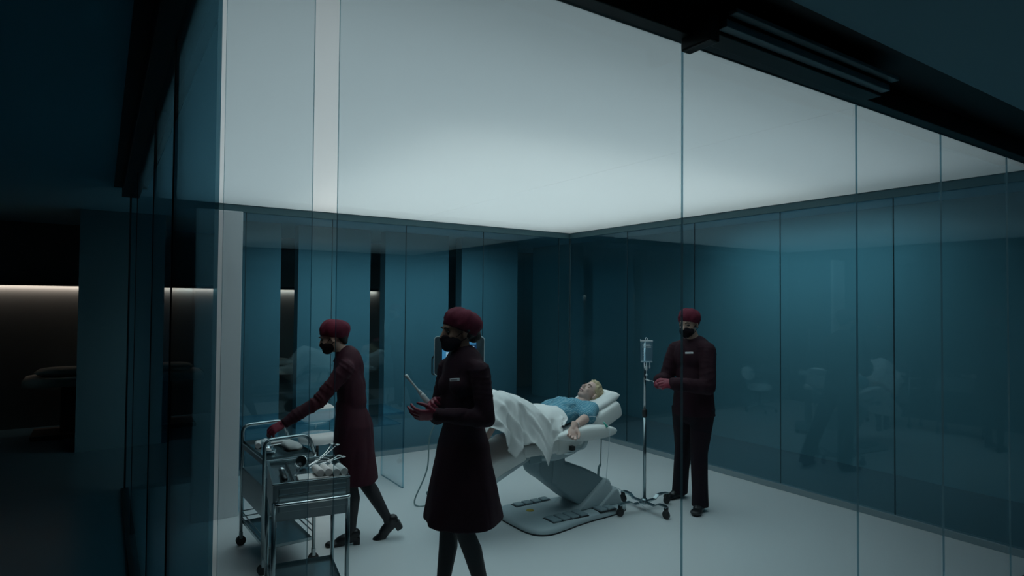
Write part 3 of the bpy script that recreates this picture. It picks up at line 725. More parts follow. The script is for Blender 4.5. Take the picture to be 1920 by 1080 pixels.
for s in (-1, 1):
    rings = []; N = 18
    for i in range(N+1):
        t = i/N; x = lerp(-2.545, -1.925, t); e = math.sin(PI*min(1, max(0, t)))**0.42 if 0 < t < 1 else 0.0
        wd = 0.062*max(e, 0.05); ht = (0.052+0.008*math.sin(PI*t))*max(e, 0.05); zc = 0.742+0.010*math.sin(PI*t)-0.012*t
        rings.append([V((x-OC.x, s*0.345+wd*math.copysign(abs(math.cos(2*PI*k/24))**0.7, math.cos(2*PI*k/24)), zc+ht*math.copysign(abs(math.sin(2*PI*k/24))**0.7, math.sin(2*PI*k/24)))) for k in range(24)])
    obj('armrest', loft(B(), rings), M_vinyl, PC, True)
    bm = B(); tube(bm, fillet_path([L((-2.25, 0.70), s*0.345), L((-2.25, 0.62), s*0.31), L((-2.25, 0.60), s*0.18)], 0.05), 0.018, 10); obj('armrest_bracket', bm, M_shell_l, PC, True)
bm = box(B(), (-0.145, -0.272, 0.598), (-0.105, -0.235, 0.632), 0.004); obj('release_knob', bm, M_rubber, PC)
bm = tube(B(), [L((-2.40, 0.578), -0.25), L((-2.32, 0.578), -0.275), L((-2.29, 0.576), -0.25), L((-2.37, 0.574), -0.225)], 0.004, 8, closed=True); obj('side_ring', bm, M_chrome, PC, True)
bm = tube(B(), smooth_path([L((-1.65, 0.56), 0.15), L((-1.648, 0.40), 0.16), L((-1.65, 0.31), 0.16), L((-1.672, 0.27), 0.16), L((-1.68, 0.16), 0.16), L((-1.69, 0.06), 0.15)], 5), [0.005]*11+[0.011]*15, 8)
obj('hose', bm, M_tubing, PC, True)

# pillow
t = thing('pillow', "white pillow with creases under the patient's blonde head", 'pillow', (-1.87, CY, 0.93))
Rp = basis((0.92, 0, 0.40), (-0.40, 0, 0.92))
rings = []; bm = B(); n1, n2 = 26, 30
grid = [[None]*(n2+1) for _ in range(n1+1)]
def pil(u, v, s):
    x = 0.155*u*(1-0.06*v*v); y = 0.20*v*(1-0.06*u*u)
    hgt_ = max(0, (1-u**4))**0.6*max(0, (1-v**4))**0.6
    z = s*0.055*hgt_
    if s > 0:
        z -= 0.030*math.exp(-((u-0.0)**2*3+(v)**2*5)); z += 0.006*math.sin(9*v+3*u)*hgt_*(0.3+0.7*abs(v)); z += 0.004*noise.noise(V((u*4, v*4, 2)))*hgt_
    return Rp @ V((x, y, z))
for s in (1, -1):
    vv = [[bm.verts.new(pil(-1+2*i/n1, -1+2*j/n2, s)) for j in range(n2+1)] for i in range(n1+1)]
    for i in range(n1):
        for j in range(n2): bm.faces.new((vv[i][j], vv[i+1][j], vv[i+1][j+1], vv[i][j+1]))
bmesh.ops.remove_doubles(bm, verts=bm.verts[:], dist=0.0005)
obj('pillow_case', bm, M_pillow, t, True)

# patient
M_blonde = mat('blonde_hair', (0.50, 0.40, 0.24), 0.45, noise_amt=0.35, noise_scale=60, bump=0.5, bump_scale=220)
M_skin_p = mat('pale_skin', (0.62, 0.42, 0.36), 0.48, spec=0.35, sss=0.08, noise_amt=0.04, noise_scale=30)
M_lip = mat('lips', (0.42, 0.17, 0.17), 0.4)
M_band = mat('white_wristband', (0.75, 0.78, 0.8), 0.4)
M_green = mat('green_connector', (0.02, 0.35, 0.26), 0.4)
def gown_mat():
    m = mat('patterned_gown_cloth', (0.10, 0.28, 0.36), 0.8, spec=0.2, bump=0.15, bump_scale=400)
    nt = m.node_tree; b = nt.nodes['Principled BSDF']
    tc = nt.nodes.new('ShaderNodeTexCoord'); mp = nt.nodes.new('ShaderNodeMapping'); mp.inputs['Scale'].default_value = (1, 1, 1); mp.inputs['Rotation'].default_value = (0.2, 0.35, 0.3)
    nt.links.new(tc.outputs['Object'], mp.inputs['Vector'])
    sep = nt.nodes.new('ShaderNodeSeparateXYZ'); nt.links.new(mp.outputs[0], sep.inputs[0])
    def sn(sock, sc):
        a = nt.nodes.new('ShaderNodeMath'); a.operation = 'MULTIPLY'; a.inputs[1].default_value = sc; nt.links.new(sock, a.inputs[0])
        c = nt.nodes.new('ShaderNodeMath'); c.operation = 'SINE'; nt.links.new(a.outputs[0], c.inputs[0]); return c.outputs[0]
    add = None
    for k in range(3):
        s_ = sn(sep.outputs[k], 560)
        if add is None: add = s_
        else:
            m2 = nt.nodes.new('ShaderNodeMath'); m2.operation = 'ADD'; nt.links.new(add, m2.inputs[0]); nt.links.new(s_, m2.inputs[1]); add = m2.outputs[0]
    rp = nt.nodes.new('ShaderNodeMapRange'); rp.inputs[1].default_value = 0.5; rp.inputs[2].default_value = 1.5; nt.links.new(add, rp.inputs[0])
    mx = nt.nodes.new('ShaderNodeMix'); mx.data_type = 'RGBA'; mx.inputs[6].default_value = (0.085, 0.27, 0.37, 1); mx.inputs[7].default_value = (0.34, 0.52, 0.58, 1)
    nt.links.new(rp.outputs[0], mx.inputs[0]); nt.links.new(mx.outputs[2], b.inputs['Base Color']); return m
M_gown = gown_mat()
O = V((-2.2, CY, 0.75)); P4 = thing('person', 'person with blonde hair in blue patterned gown lying back under a white sheet', 'person', O)
PY = CY-0.01
J = rel(dict(head=(-1.935, PY, 0.995), neck=(-2.075, PY, 0.905), chest=(-2.22, PY, 0.86), waist=(-2.40, PY, 0.815), pelv=(-2.53, PY, 0.80),
             shL=(-2.060, PY-0.160, 0.890), shR=(-2.085, PY+0.165, 0.885), elL=(-2.175, PY-0.250, 0.848), wrL=(-2.395, PY-0.352, 0.815), elR=(-2.25, PY+0.28, 0.83), wrR=(-2.42, PY+0.335, 0.83),
             knL=(-2.90, PY-0.085, 1.015), anL=(-3.13, PY-0.10, 0.665), knR=(-2.93, PY+0.095, 1.02), anR=(-3.16, PY+0.09, 0.66)), O)
Fh = V((-0.52, -0.08, 0.85)); Rhp = basis(Fh, V((0.85, 0, 0.52)))
bm = B(); head_prims(bm, J['head'], Rhp, slim=0.97)
capsule(bm, J['neck'], J['head']+Rhp @ V((-0.02, 0, -0.055)), 0.052, 0.047)
ax = basis(J['neck']-J['waist'], V((-0.35, 0, 0.93)))
ball(bm, J['chest'], (0.19, 0.145, 0.082), ax); ball(bm, J['waist'], (0.16, 0.13, 0.075), ax); ball(bm, J['pelv'], (0.13, 0.155, 0.078))
for s in 'LR':
    capsule(bm, lerp(J['neck'], J['sh'+s], 0.35), J['sh'+s], 0.045, 0.047); capsule(bm, J['sh'+s], J['el'+s], 0.044, 0.038); capsule(bm, J['el'+s], lerp(J['el'+s], J['wr'+s], 0.3), 0.038, 0.039); capsule(bm, lerp(J['el'+s], J['wr'+s], 0.3), J['wr'+s], 0.039, 0.026)
    hip = J['pelv']+V((0.0, -0.085 if s == 'L' else 0.085, 0)); capsule(bm, hip, J['kn'+s], 0.078, 0.055)
    cal = lerp(J['kn'+s], J['an'+s], 0.33)+V((0.01, 0, -0.012)); capsule(bm, J['kn'+s], cal, 0.052, 0.054); capsule(bm, cal, J['an'+s], 0.054, 0.034)
    hl = J['an'+s]; capsule(bm, hl+V((0.02, 0, -0.03)), hl+V((-0.10, 0, 0.03)), 0.032, 0.034); capsule(bm, hl+V((-0.10, 0, 0.03)), hl+V((-0.16, 0, 0.05)), 0.034, 0.022)
me_h = hand_bm(J['wrL'], basis(V((-0.58, -0.42, -0.70)), V((0.30, 0.62, -0.72))), -1, (0.45, 0.55, 0.6, 0.6), (0.8, 0.55, -0.2), 0.5)
tmp = bpy.data.meshes.new('t'); me_h.to_mesh(tmp); me_h.free(); bm.from_mesh(tmp); bpy.data.meshes.remove(tmp)
me_h = hand_bm(J['wrR'], basis(V((-0.85, 0.3, -0.2)), V((0.0, 0.2, -1))), 1, (0.5, 0.5, 0.5, 0.5))
tmp = bpy.data.meshes.new('t'); me_h.to_mesh(tmp); me_h.free(); bm.from_mesh(tmp); bpy.data.meshes.remove(tmp)
fuse('body', bm, M_skin_p, P4, 0.0048, 5)
M_brow_p = mat('light_brown_brow', (0.16, 0.10, 0.06), 0.8)
face_parts(P4, J['head'], Rhp, True, M_brow_p, 0.6)
T = lambda p: J['head']+Rhp @ V(p)
bm = B(); tube(bm, [T((0.079, -0.022, -0.0655)), T((0.0935, 0, -0.064)), T((0.079, 0.022, -0.0655))], [0.003, 0.0075, 0.003], 8); obj('lips', bm, M_lip, P4, True)
bm = B()
ball(bm, T((-0.030, 0, 0.042)), (0.098, 0.084, 0.086), Rhp); ball(bm, T((-0.052, 0, 0.010)), (0.072, 0.078, 0.075), Rhp); ball(bm, T((0.012, 0, 0.088)), (0.060, 0.064, 0.040), Rhp); ball(bm, T((-0.055, 0, 0.075)), (0.070, 0.060, 0.06), Rhp); ball(bm, T((-0.075, 0, -0.03)), (0.052, 0.070, 0.075), Rhp); ball(bm, T((-0.085, -0.01, 0.04)), (0.050, 0.070, 0.07), Rhp)
for s in (-1, 1):
    capsule(bm, T((0.030, 0.060*s, 0.062)), T((-0.020, 0.074*s, 0.020)), 0.014, 0.020); capsule(bm, T((-0.020, 0.074*s, 0.020)), T((-0.045, 0.072*s, -0.05)), 0.020, 0.014)
def hair_push(co, n):
    q = Rhp.inverted() @ (co-J['head'])
    ang = math.atan2(q.z-0.02, q.x+0.02); return co+n*(0.0022*math.sin(q.y*210+ang*9+3*noise.noise(q*12))+0.0012*math.sin(ang*38+q.y*60))
fuse('hair', bm, M_blonde, P4, 0.005, 4, push=hair_push)
bm = B()
ball(bm, J['chest'], (0.205, 0.172, 0.096), ax); ball(bm, J['chest']+V((0.05, 0, 0.0)), (0.16, 0.17, 0.088), ax)
for s in (-1, 1): ball(bm, J['chest']+ax @ V((0.015, 0.07*s, 0.055)), (0.07, 0.07, 0.055), ax)
ball(bm, J['waist'], (0.20, 0.155, 0.088), ax); ball(bm, J['pelv'], (0.16, 0.18, 0.088))
for s in 'LR':
    q = -1 if s == 'L' else 1
    capsule(bm, lerp(J['neck'], J['sh'+s], 0.55), J['sh'+s], 0.056, 0.066); capsule(bm, J['sh'+s], lerp(J['sh'+s], J['el'+s], 0.9 if s == 'L' else 0.72), 0.070, 0.082 if s == 'R' else 0.070)
fuse('gown', bm, M_gown, P4, 0.0075, 6, push=cloth_push(0.008, 10, 2.2, (1, 1, 1)))
obj('wristband', tube(B(), [lerp(J['el'+'L'], J['wrL'], 0.9)+basis(J['wrL']-J['elL'], Zu) @ V((0, 0.031*math.cos(2*PI*k/20), 0.029*math.sin(2*PI*k/20))) for k in range(20)], 0.004, 6, closed=True), M_band, P4, True)
obj('tourniquet', tube(B(), [lerp(J['el'+'L'], J['wrL'], 0.12)+basis(J['wrL']-J['elL'], Zu) @ V((0, 0.043*math.cos(2*PI*k/20), 0.041*math.sin(2*PI*k/20))) for k in range(20)], 0.0045, 6, closed=True), M_rubber, P4, True)

# sheet
def interp(x, pts):
    pts = sorted(pts)
    if x <= pts[0][0]: return pts[0][1]
    for (a, b), (c, d) in zip(pts, pts[1:]):
        if x <= c:
            t = (x-a)/(c-a); return b+(d-b)*t
    return pts[-1][1]
def sinterp(x, pts):
    return (interp(x-0.03, pts)+interp(x+0.03, pts)+2*interp(x, pts)+interp(x-0.015, pts)+interp(x+0.015, pts))/6
top = [(-2.34, 0.895), (-2.42, 0.918), (-2.50, 0.915), (-2.58, 0.935), (-2.66, 0.985), (-2.76, 1.045), (-2.88, 1.088), (-2.95, 1.090), (-3.02, 1.03), (-3.08, 0.955), (-3.14, 0.875), (-3.20, 0.80)]
hem = [(-2.34, 0.83), (-2.42, 0.75), (-2.49, 0.69), (-2.54, 0.56), (-2.575, 0.505), (-2.62, 0.545), (-2.67, 0.63), (-2.72, 0.705), (-2.77, 0.69), (-2.82, 0.675), (-2.865, 0.66), (-2.905, 0.620), (-2.94, 0.675), (-2.98, 0.72), (-3.02, 0.80), (-3.08, 0.85), (-3.13, 0.84), (-3.20, 0.78)]
t = thing('sheet', "white cotton sheet draped over the patient's raised knees, hem hanging in points", 'sheet', (-2.75, CY, 0.9)); OS = V((-2.75, CY, 0.9))
nx, ny = 110, 72; bm = B(); vv = []
for i in range(nx+1):
    x = lerp(-2.34, -3.19, i/nx); zt_ = sinterp(x, top); zh = interp(x, hem); row = []
    for j in range(ny+1):
        u = j/ny
        k = max(0.0, min(1.0, (-(x)-2.55)/0.3))
        if u < 0.30:                                  # far side fall
            d = 1-u/0.30; y = PY+0.205+0.045*d; z = zt_-0.055-d*0.20
        elif u < 0.62:                                # over the body: two legs
            v = (u-0.30)/0.32; y = PY+0.205-0.41*v; yy = (v-0.5)*2
            z = zt_-0.055*yy**4-k*0.030*math.exp(-(yy/0.28)**2)+0.012*(1-k)*(1-yy*yy)
        else:                                         # near side fall to the hem
            d = (u-0.62)/0.38; y = PY-0.205-0.075*d**0.8; z = lerp(zt_-0.055, zh, d**1.15)
            amp = 0.034*d**0.7; ph = x*33+1.6*math.sin(x*13)+0.5
            y -= amp*(math.sin(ph+1.1*d)+0.35*math.sin(ph*2.3+2.0-d))
        q = V((x*7, y*7, z*3)); y += 0.010*noise.noise(q); z += 0.012*noise.noise(q*1.4+V((3, 1, 2)))
        # crisp diagonal creases pulled from the knees towards the hem and the hip
        sft = 0.35+0.65*min(1, abs(u-0.46)*3)
        rg = 1-min(1.0, abs(noise.noise(V(((x*0.8+z*0.6)*6.5, (y-z*0.35)*3.2, 5.0))))*4.2)
        z += 0.020*rg*sft; y -= 0.012*rg*(u > 0.62)
        rg = 1-min(1.0, abs(noise.noise(V(((x*0.9-z*0.5)*10, (y+z*0.5)*5, 9.0))))*4.5)
        z += 0.008*rg*sft
        dn = max(0.0, (u-0.62)/0.38); xx = x+0.018*math.sin(7*u*PI)*dn*min(1, i/8, (nx-i)/8)-0.12*dn*math.exp(-i/nx*9)
        row.append(bm.verts.new(V((xx, y, z))-OS))
    vv.append(row)
for i in range(nx):
    for j in range(ny): bm.faces.new((vv[i][j], vv[i][j+1], vv[i+1][j+1], vv[i+1][j]))
o = obj('cloth', bm, M_sheet, t, True); md = o.modifiers.new('thick', 'SOLIDIFY'); md.thickness = 0.003; md.offset = 0

# ------------------------------------------------------------------ drip stand, bag and tube
t = thing('drip_stand', 'steel drip stand on four black castors beside the chair', 'drip stand', (-1.555, -2.955, 0)); DS = V((-1.555, -2.955, 0))
obj('pole', cyl(B(), (0, 0, 0.085), (0, 0, 0.84), 0.0145, 16), M_steel, t, True)
obj('inner_pole', cyl(B(), (0, 0, 0.82), (0, 0, 1.435), 0.0095, 14), M_chrome, t, True)
obj('clamp_collar', lathe(B(), [(0.0, 0.80), (0.019, 0.80), (0.021, 0.81), (0.021, 0.855), (0.017, 0.865), (0.0, 0.865)], 20), M_rubber, t, True)
obj('hub', lathe(B(), [(0, 0.055), (0.03, 0.055), (0.032, 0.06), (0.032, 0.085), (0.02, 0.10), (0, 0.10)], 20), M_steel, t, True)
bm = B()
for a in (0.3, 0.3+PI/2, 0.3+PI, 0.3+1.5*PI):
    d = V((math.cos(a), math.sin(a), 0))
    tube(bm, smooth_path([V((0, 0, 1.43)), d*0.015+V((0, 0, 1.447)), d*0.032+V((0, 0, 1.445)), d*0.042+V((0, 0, 1.462))], 5), 0.0038, 8)
obj('hooks', bm, M_chrome, t, True)
for cx_, cy_ in ((-1.844, -2.963), (-1.567, -3.213), (-1.263, -2.942), (-1.560, -2.700)):
    e_ = V((cx_, cy_, 0))-DS; d = e_.normalized(); n_ = V((-d.y, d.x, 0)); Lg = e_.length
    leg = thing_leg = obj('leg', loft(B(), [[d*s+n_*w2+V((0, 0, z+h2)) for w2, h2 in ((-0.017, -0.005), (0.017, -0.005), (0.017, 0.005), (-0.017, 0.005))] for s, z in ((0.0, 0.070), (0.13, 0.070), (0.17, 0.098), (0.235, 0.102), (Lg+0.012, 0.094))]), M_steel, t)
    w_ = B(); wc = e_+V((0, 0, 0.034)); cyl(w_, wc-n_*0.011, wc+n_*0.011, 0.034, 22); bmesh.ops.bevel(w_, geom=[x for x in w_.edges if len(x.link_faces) == 2 and x.calc_face_angle(0) > 1.2], offset=0.004, segments=2, affect='EDGES')
    obj('castor', w_, M_rubber, leg, auto=0.7)
    f_ = B(); box(f_, (-0.012, -0.016, 0.055), (0.012, 0.016, 0.095), 0.003, mtx=Matrix.Translation(e_)); obj('castor_fork', f_, M_rubber, leg)
BO = V((-1.565, -2.985, 1.27)); t = thing('drip_bag', 'clear fluid bag with drip chamber hanging from the drip stand', 'drip bag', BO)
M_fluid = thin_glass('fluid_plastic', (0.80, 0.90, 0.95), 0.18, 1.55)
add_scatter(M_fluid, (0.45, 0.62, 0.72), 0.16)
M_film = mat('milky_film', (0.62, 0.70, 0.74), 0.3)
rv = V((0.833, -0.553, 0)); nv = V((-0.553, -0.833, 0))
rings = []
for z, hw, th in ((0.0, 0.030, 0.003), (0.004, 0.048, 0.010), (0.03, 0.052, 0.020), (0.09, 0.053, 0.022), (0.14, 0.053, 0.014), (0.17, 0.054, 0.004), (0.188, 0.054, 0.0025)):
    rings.append([rv*(hw*math.cos(2*PI*k/24))+nv*(th*math.sin(2*PI*k/24))+V((0, 0, z)) for k in range(24)])
obj('bag', loft(B(), rings), M_fluid, t, True)
for z0, z1, hw in ((0.001, 0.011, 0.050), (0.178, 0.190, 0.055)):
    obj('sealed_seam', box(B(), (-hw, -0.004, z0), (hw, 0.004, z1), 0.002, mtx=basis(rv, Zu).to_4x4()), M_film, t)
M = basis(rv, Zu).to_4x4()
for k, (z, a, b_) in enumerate(((0.150, -0.038, 0.028), (0.140, -0.034, 0.034), (0.128, -0.040, -0.006), (0.128, 0.004, 0.036), (0.10, -0.036, -0.028), (0.08, -0.036, -0.030), (0.06, -0.036, -0.028))):
    obj('printed_line', box(B(), (a, -0.0195 if z < 0.12 else -0.0165, z), (b_, -0.0175 if z < 0.12 else -0.0135, z+0.005), mtx=M), M_film, t)
obj('hanging_loop', tube(B(), fillet_path([V((0, 0, 0.188)), rv*0.012+V((0, 0, 0.20)), V((0, 0, 0.215))+nv*-0.02, rv*-0.012+V((0, 0, 0.20)), V((0, 0, 0.188))], 0.01), 0.002, 6), M_film, t, True)
bm = B(); lathe(bm, [(0, -0.075), (0.004, -0.075), (0.006, -0.068), (0.0095, -0.064), (0.0095, -0.036), (0.005, -0.030), (0.004, 0.0), (0, 0.0)], 14); obj('drip_chamber', bm, M_film, t, True)
bm = B(); lathe(bm, [(0, -0.052), (0.004, -0.052), (0.006, -0.045), (0.006, -0.03), (0.003, -0.02), (0.003, 0.0), (0, 0)], 12, Matrix.Translation(rv*0.027)); obj('injection_port', bm, M_film, t, True)
obj('tube_joint', ball(B(), rv*0.0+V((0, 0, -0.108)), (0.008, 0.008, 0.012)), M_film, t, True); bm = B(); ball(bm, rv*0.010+V((0, 0, -0.152)), (0.020, 0.012, 0.008), basis(rv+V((0, 0, -0.4)), Zu)); obj('roller_clamp', bm, M_film, t, True)
lp = [V((0, 0, -0.075)), V((0, 0, -0.11)), rv*0.008+V((0, 0, -0.15)), rv*0.04+V((0, -0.02, -0.157)), V((-1.645, -3.145, 1.122))-BO]
obj('tube', tube(B(), smooth_path(lp, 5), 0.0022, 8), M_film, t, True)
lp = [V((-1.645, -3.150, 1.11))-BO, V((-1.66, -3.10, 0.80))-BO, V((-1.66, -3.06, 0.30))-BO, V((-1.67, -3.05, 0.06))-BO, V((-1.62, -3.08, 0.004))-BO]
obj('lower_tube', tube(B(), smooth_path(lp, 8), 0.0016, 6), M_clear, t, True)
t = thing('arm_line', "thin clear line with a green connector taped to the patient's arm", 'infusion line', (-2.15, -2.95, 0.85)); AO = V((-2.15, -2.95, 0.85))
obj('clear_line', tube(B(), smooth_path([V((-2.205, -2.975, 0.868))-AO, V((-2.15, -3.00, 0.862))-AO, V((-2.09, -3.03, 0.815))-AO, V((-2.072, -3.075, 0.775))-AO, V((-2.08, -3.085, 0.70))-AO, V((-2.09, -3.07, 0.48))-AO, V((-2.02, -2.98, 0.32))-AO, V((-1.94, -2.90, 0.27))-AO, V((-1.80, -2.93, 0.20))-AO, V((-1.66, -3.03, 0.08))-AO, V((-1.60, -3.06, 0.004))-AO], 7), 0.0022, 6), M_film, t, True)
cn = tube(B(), [V((-2.092, -3.027, 0.818))-AO, V((-2.077, -3.057, 0.78))-AO], [0.005, 0.009], 10); cn = obj('connector', cn, M_green, t, True); cn['label'] = 'green plastic connector'

# ------------------------------------------------------------------ ultrasound unit behind the walking woman
M_dkplastic = mat('dark_blue_grey_plastic', (0.025, 0.045, 0.055), 0.4)
M_screen = mat('screen_blue', (0.004, 0.012, 0.03), 0.15, emit=(0.02, 0.09, 0.22), emit_s=0.30)
M_screen_l = mat('screen_image', (0.01, 0.02, 0.03), 0.2, emit=(0.10, 0.42, 0.75), emit_s=0.42)
M_screen_w = mat('screen_text', (0.01, 0.02, 0.03), 0.2, emit=(0.55, 0.8, 0.95), emit_s=0.5)
UO = V((-2.78, -1.86, 0)); fz = math.atan2(-0.60, 0.0)
t = thing('ultrasound_unit', 'ultrasound scanner with a lit blue screen behind the walking woman', 'ultrasound scanner', UO, 0.0)
sx = V((0.86, -0.51, 0)); sn_ = V((-0.51, -0.86, 0)); Ms = Matrix.Translation((0, 0, 1.29)) @ basis(sx, Zu).to_4x4()     # local x right, -y towards the room front
def rrect(w2, h2, r, n=6):
    o_ = []
    for cx_, cz_, a0 in ((w2-r, h2-r, 0), (-w2+r, h2-r, PI/2), (-w2+r, -h2+r, PI), (w2-r, -h2+r, 1.5*PI)):
        for k in range(n+1): a = a0+PI/2*k/n; o_.append((cx_+r*math.cos(a), cz_+r*math.sin(a)))
    return o_
mon = obj('monitor', prism(B(), rrect(0.225, 0.175, 0.03), -0.02, 0.025, 0.006, 2, Ms), M_dkplastic, t, auto=0.6)
rim = tube(B(), [Ms @ V((x, -0.016, z)) for x, z in rrect(0.224, 0.174, 0.03)], 0.004, 6, closed=True); obj('rim', rim, M_shell_l, mon, True)
obj('screen', box(B(), (-0.155, -0.0225, -0.15), (0.155, -0.0205, 0.14), mtx=Ms), M_screen, mon)
for nm, lo, hi in (('scan_image', (-0.153, -0.15), (-0.085, 0.10)), ('grey_scale_bar', (-0.055, -0.15), (-0.047, 0.08)), ('menu_bar', (0.09, 0.105), (0.150, 0.13))):
    obj(nm, box(B(), (lo[0], -0.0238, lo[1]), (hi[0], -0.0226, hi[1]), mtx=Ms), M_screen_l, mon)
for nm, lo, hi in (('image_marker', (-0.118, -0.02), (-0.095, 0.035)), ('text_line', (-0.122, -0.034), (-0.095, -0.026)), ('text_line', (0.115, 0.085), (0.135, 0.091)), ('text_line', (-0.148, 0.078), (-0.12, 0.086))):
    obj(nm, box(B(), (lo[0], -0.0250, lo[1]), (hi[0], -0.0227, hi[1]), mtx=Ms), M_screen_w, mon)
for k in range(5): obj('text_mark', box(B(), (-0.145+0.010*k, -0.0250, 0.056), (-0.139+0.010*k, -0.0239, 0.066+0.005*(k % 2))  , mtx=Ms), M_screen_w, mon)
bm = tube(B(), fillet_path([Ms @ V(p) for p in ((-0.225, 0.0, 0.0), (-0.245, 0.0, -0.02), (-0.245, 0.0, -0.165), (-0.215, 0.0, -0.17))], 0.02), 0.007, 8); obj('side_handle', bm, M_dkplastic, mon, True)
bm = tube(B(), [V((0, 0, 0.12)), V((0, 0, 0.80)), V((0.03, 0.05, 0.9)), V((0.02, 0.03, 1.20))], [0.05, 0.045, 0.03, 0.025], 16); obj('column', bm, M_dkplastic, t, True)
obj('keyboard_console', box(B(), (-0.17, -0.20, 0.80), (0.17, 0.12, 0.86), 0.02, 3, mtx=basis(sx, Zu).to_4x4()), M_shell_l, t)
obj('foot', box(B(), (-0.17, -0.17, 0.05), (0.17, 0.17, 0.12), 0.02, 3, mtx=basis(sx, Zu).to_4x4()), M_shell, t)
for a in (-1, 1):
    for b_ in (-1, 1):
        c_ = basis(sx, Zu) @ V((0.14*a, 0.14*b_, 0.028)); bm = cyl(B(), c_-sx*0.012, c_+sx*0.012, 0.028, 18); obj('castor', bm, M_rubber, t, auto=0.7)
cb = [V((-2.90, -1.86, 0.86)), V((-3.02, -1.78, 0.60)), V((-3.06, -1.80, 0.30)), V((-3.17, -1.79, 0.05)), V((-3.165, -1.84, 0.006)), V((-3.11, -1.87, 0.006)), V((-3.05, -1.90, 0.03)), V((-3.10, -1.88, 0.12)), V((-3.03, -1.92, 0.13)), V((-2.98, -1.96, 0.05)), V((-2.92, -1.98, 0.008))]
obj('probe_cable', tube(B(), smooth_path([p-UO for p in cb], 8), 0.0065, 8), M_tubing, t, True)
cb = [V((-2.88, -1.90, 0.86)), V((-2.97, -1.87, 0.60)), V((-3.01, -1.87, 0.40)), V((-2.95, -1.90, 0.25)), V((-2.86, -1.90, 0.20))]
obj('probe_cable', tube(B(), smooth_path([p-UO for p in cb], 8), 0.005, 8), M_tubing, t, True)
# probe in the red gloves
a_, b_ = V((-4.068, -3.585, 1.372)), V((-3.935, -3.655, 1.190)); d = (b_-a_).normalized(); Rz = basis(frame_of(d)[0], d)
M_probe = mat('white_probe_plastic', (0.75, 0.78, 0.78), 0.4)
t = thing('ultrasound_probe', 'white wand-shaped probe held upright in the walking woman\'s red gloves', 'probe', a_)
Lp = (b_-a_).length; Mz = Rz.to_4x4()
obj('wand', lathe(B(), [(0.0, 0.0), (0.006, 0.001), (0.0095, 0.008), (0.0098, 0.016), (0.0065, 0.028), (0.0062, Lp*0.45), (0.009, Lp*0.50), (0.0125, Lp*0.54), (0.010, Lp*0.60), (0.0, Lp*0.61)], 18, Mz), M_probe, t, True)
def wrap(co): return co
bm = lathe(B(), [(0.0, Lp*0.58), (0.011, Lp*0.58), (0.0145, Lp*0.63), (0.0155, Lp*0.75), (0.016, Lp*0.90), (0.013, Lp*1.02), (0.0, Lp*1.03)], 20, Mz)
for v in bm.verts: v.co += V((1, 1, 1))*0.0012*noise.noise(v.co*120)
obj('handle', bm, M_probe, t, True)

# ------------------------------------------------------------------ clear desk, stool, white panel
M_acryl = thin_glass('clear_acrylic', (0.975, 0.99, 0.995), 0.0, 1.49)
M_acryl_edge = mat('acrylic_edge', (0.30, 0.50, 0.58), 0.2)
M_edge2 = thin_glass('acrylic_rim', (0.50, 0.72, 0.80), 0.15)
def acryl_box(lo, hi, thin_axis):
    bm = B(); box(bm, lo, hi)
    for f in bm.faces:
        f.material_index = 0 if abs(f.normal[thin_axis]) > 0.5 else 1
    return bm
DO = V((-3.77, -1.01, 0)); t = thing('desk', 'clear acrylic desk behind the trolleys, near the left of the room', 'desk', DO)
def fn(bm):
    bm.normal_update(); return bm
for nm, lo, hi, ax_ in (('top_panel', (-4.49, -1.28, 0.705), (-3.05, -0.74, 0.725), 2), ('side_panel', (-4.49, -1.28, 0.0), (-4.47, -0.74, 0.704), 0), ('side_panel', (-3.07, -1.28, 0.0), (-3.05, -0.74, 0.704), 0), ('shelf', (-4.468, -1.24, 0.60), (-3.072, -0.76, 0.612), 2)):
    bm = B(); box(bm, V(lo)-DO, V(hi)-DO); bm.normal_update()
    for f in bm.faces: f.material_index = 0 if abs(f.normal[ax_]) > 0.5 else 1
    obj(nm, bm, [M_acryl, M_edge2], t)
SO = V((-3.648, -0.50, 0)); t = thing('stool', 'white round stool with an oval backrest behind the clear desk', 'stool', SO)
M_seat = mat('white_seat_vinyl', (0.78, 0.80, 0.80), 0.45)
obj('seat', lathe(B(), [(0, 0.352), (0.14, 0.352), (0.172, 0.364), (0.186, 0.395), (0.186, 0.415), (0.176, 0.437), (0.15, 0.447), (0, 0.450)], 40), M_seat, t, True)
bk = B(); ball(bk, (0.05, 0.19, 0.615), (0.195, 0.030, 0.115), Matrix.Rotation(-0.12, 3, 'Z') @ Matrix.Rotation(-0.35, 3, 'X'), 30); obj('backrest', bk, M_seat, t, True)
obj('back_stem', tube(B(), fillet_path([(0.0, 0.03, 0.342), (0.03, 0.215, 0.345), (0.06, 0.225, 0.56)], 0.06), 0.011, 10), M_chrome, t, True)
obj('gas_lift', lathe(B(), [(0, 0.09), (0.025, 0.09), (0.025, 0.22), (0.014, 0.22), (0.014, 0.325), (0.05, 0.33), (0.055, 0.350), (0, 0.350)], 20), M_rubber, t, True)
for k in range(5):
    a = 2*PI*k/5+0.3; d = V((math.cos(a), math.sin(a), 0))
    lg = obj('leg', tube(B(), [V((0, 0, 0.10)), d*0.15+V((0, 0, 0.085)), d*0.25+V((0, 0, 0.065))], [0.018, 0.014, 0.011], 10), M_chrome, t, True)
    c_ = d*0.25+V((0, 0, 0.026)); n_ = V((-d.y, d.x, 0)); obj('castor', cyl(B(), c_-n_*0.011, c_+n_*0.011, 0.026, 16), M_rubber, lg, auto=0.7)
tag(obj('partition_panel', box(B(), (-4.865, -1.27, 0.0), (-4.515, -1.22, 2.515), 0.004), M_white_panel), 'tall plain white panel standing inside the glass, far left', 'panel')

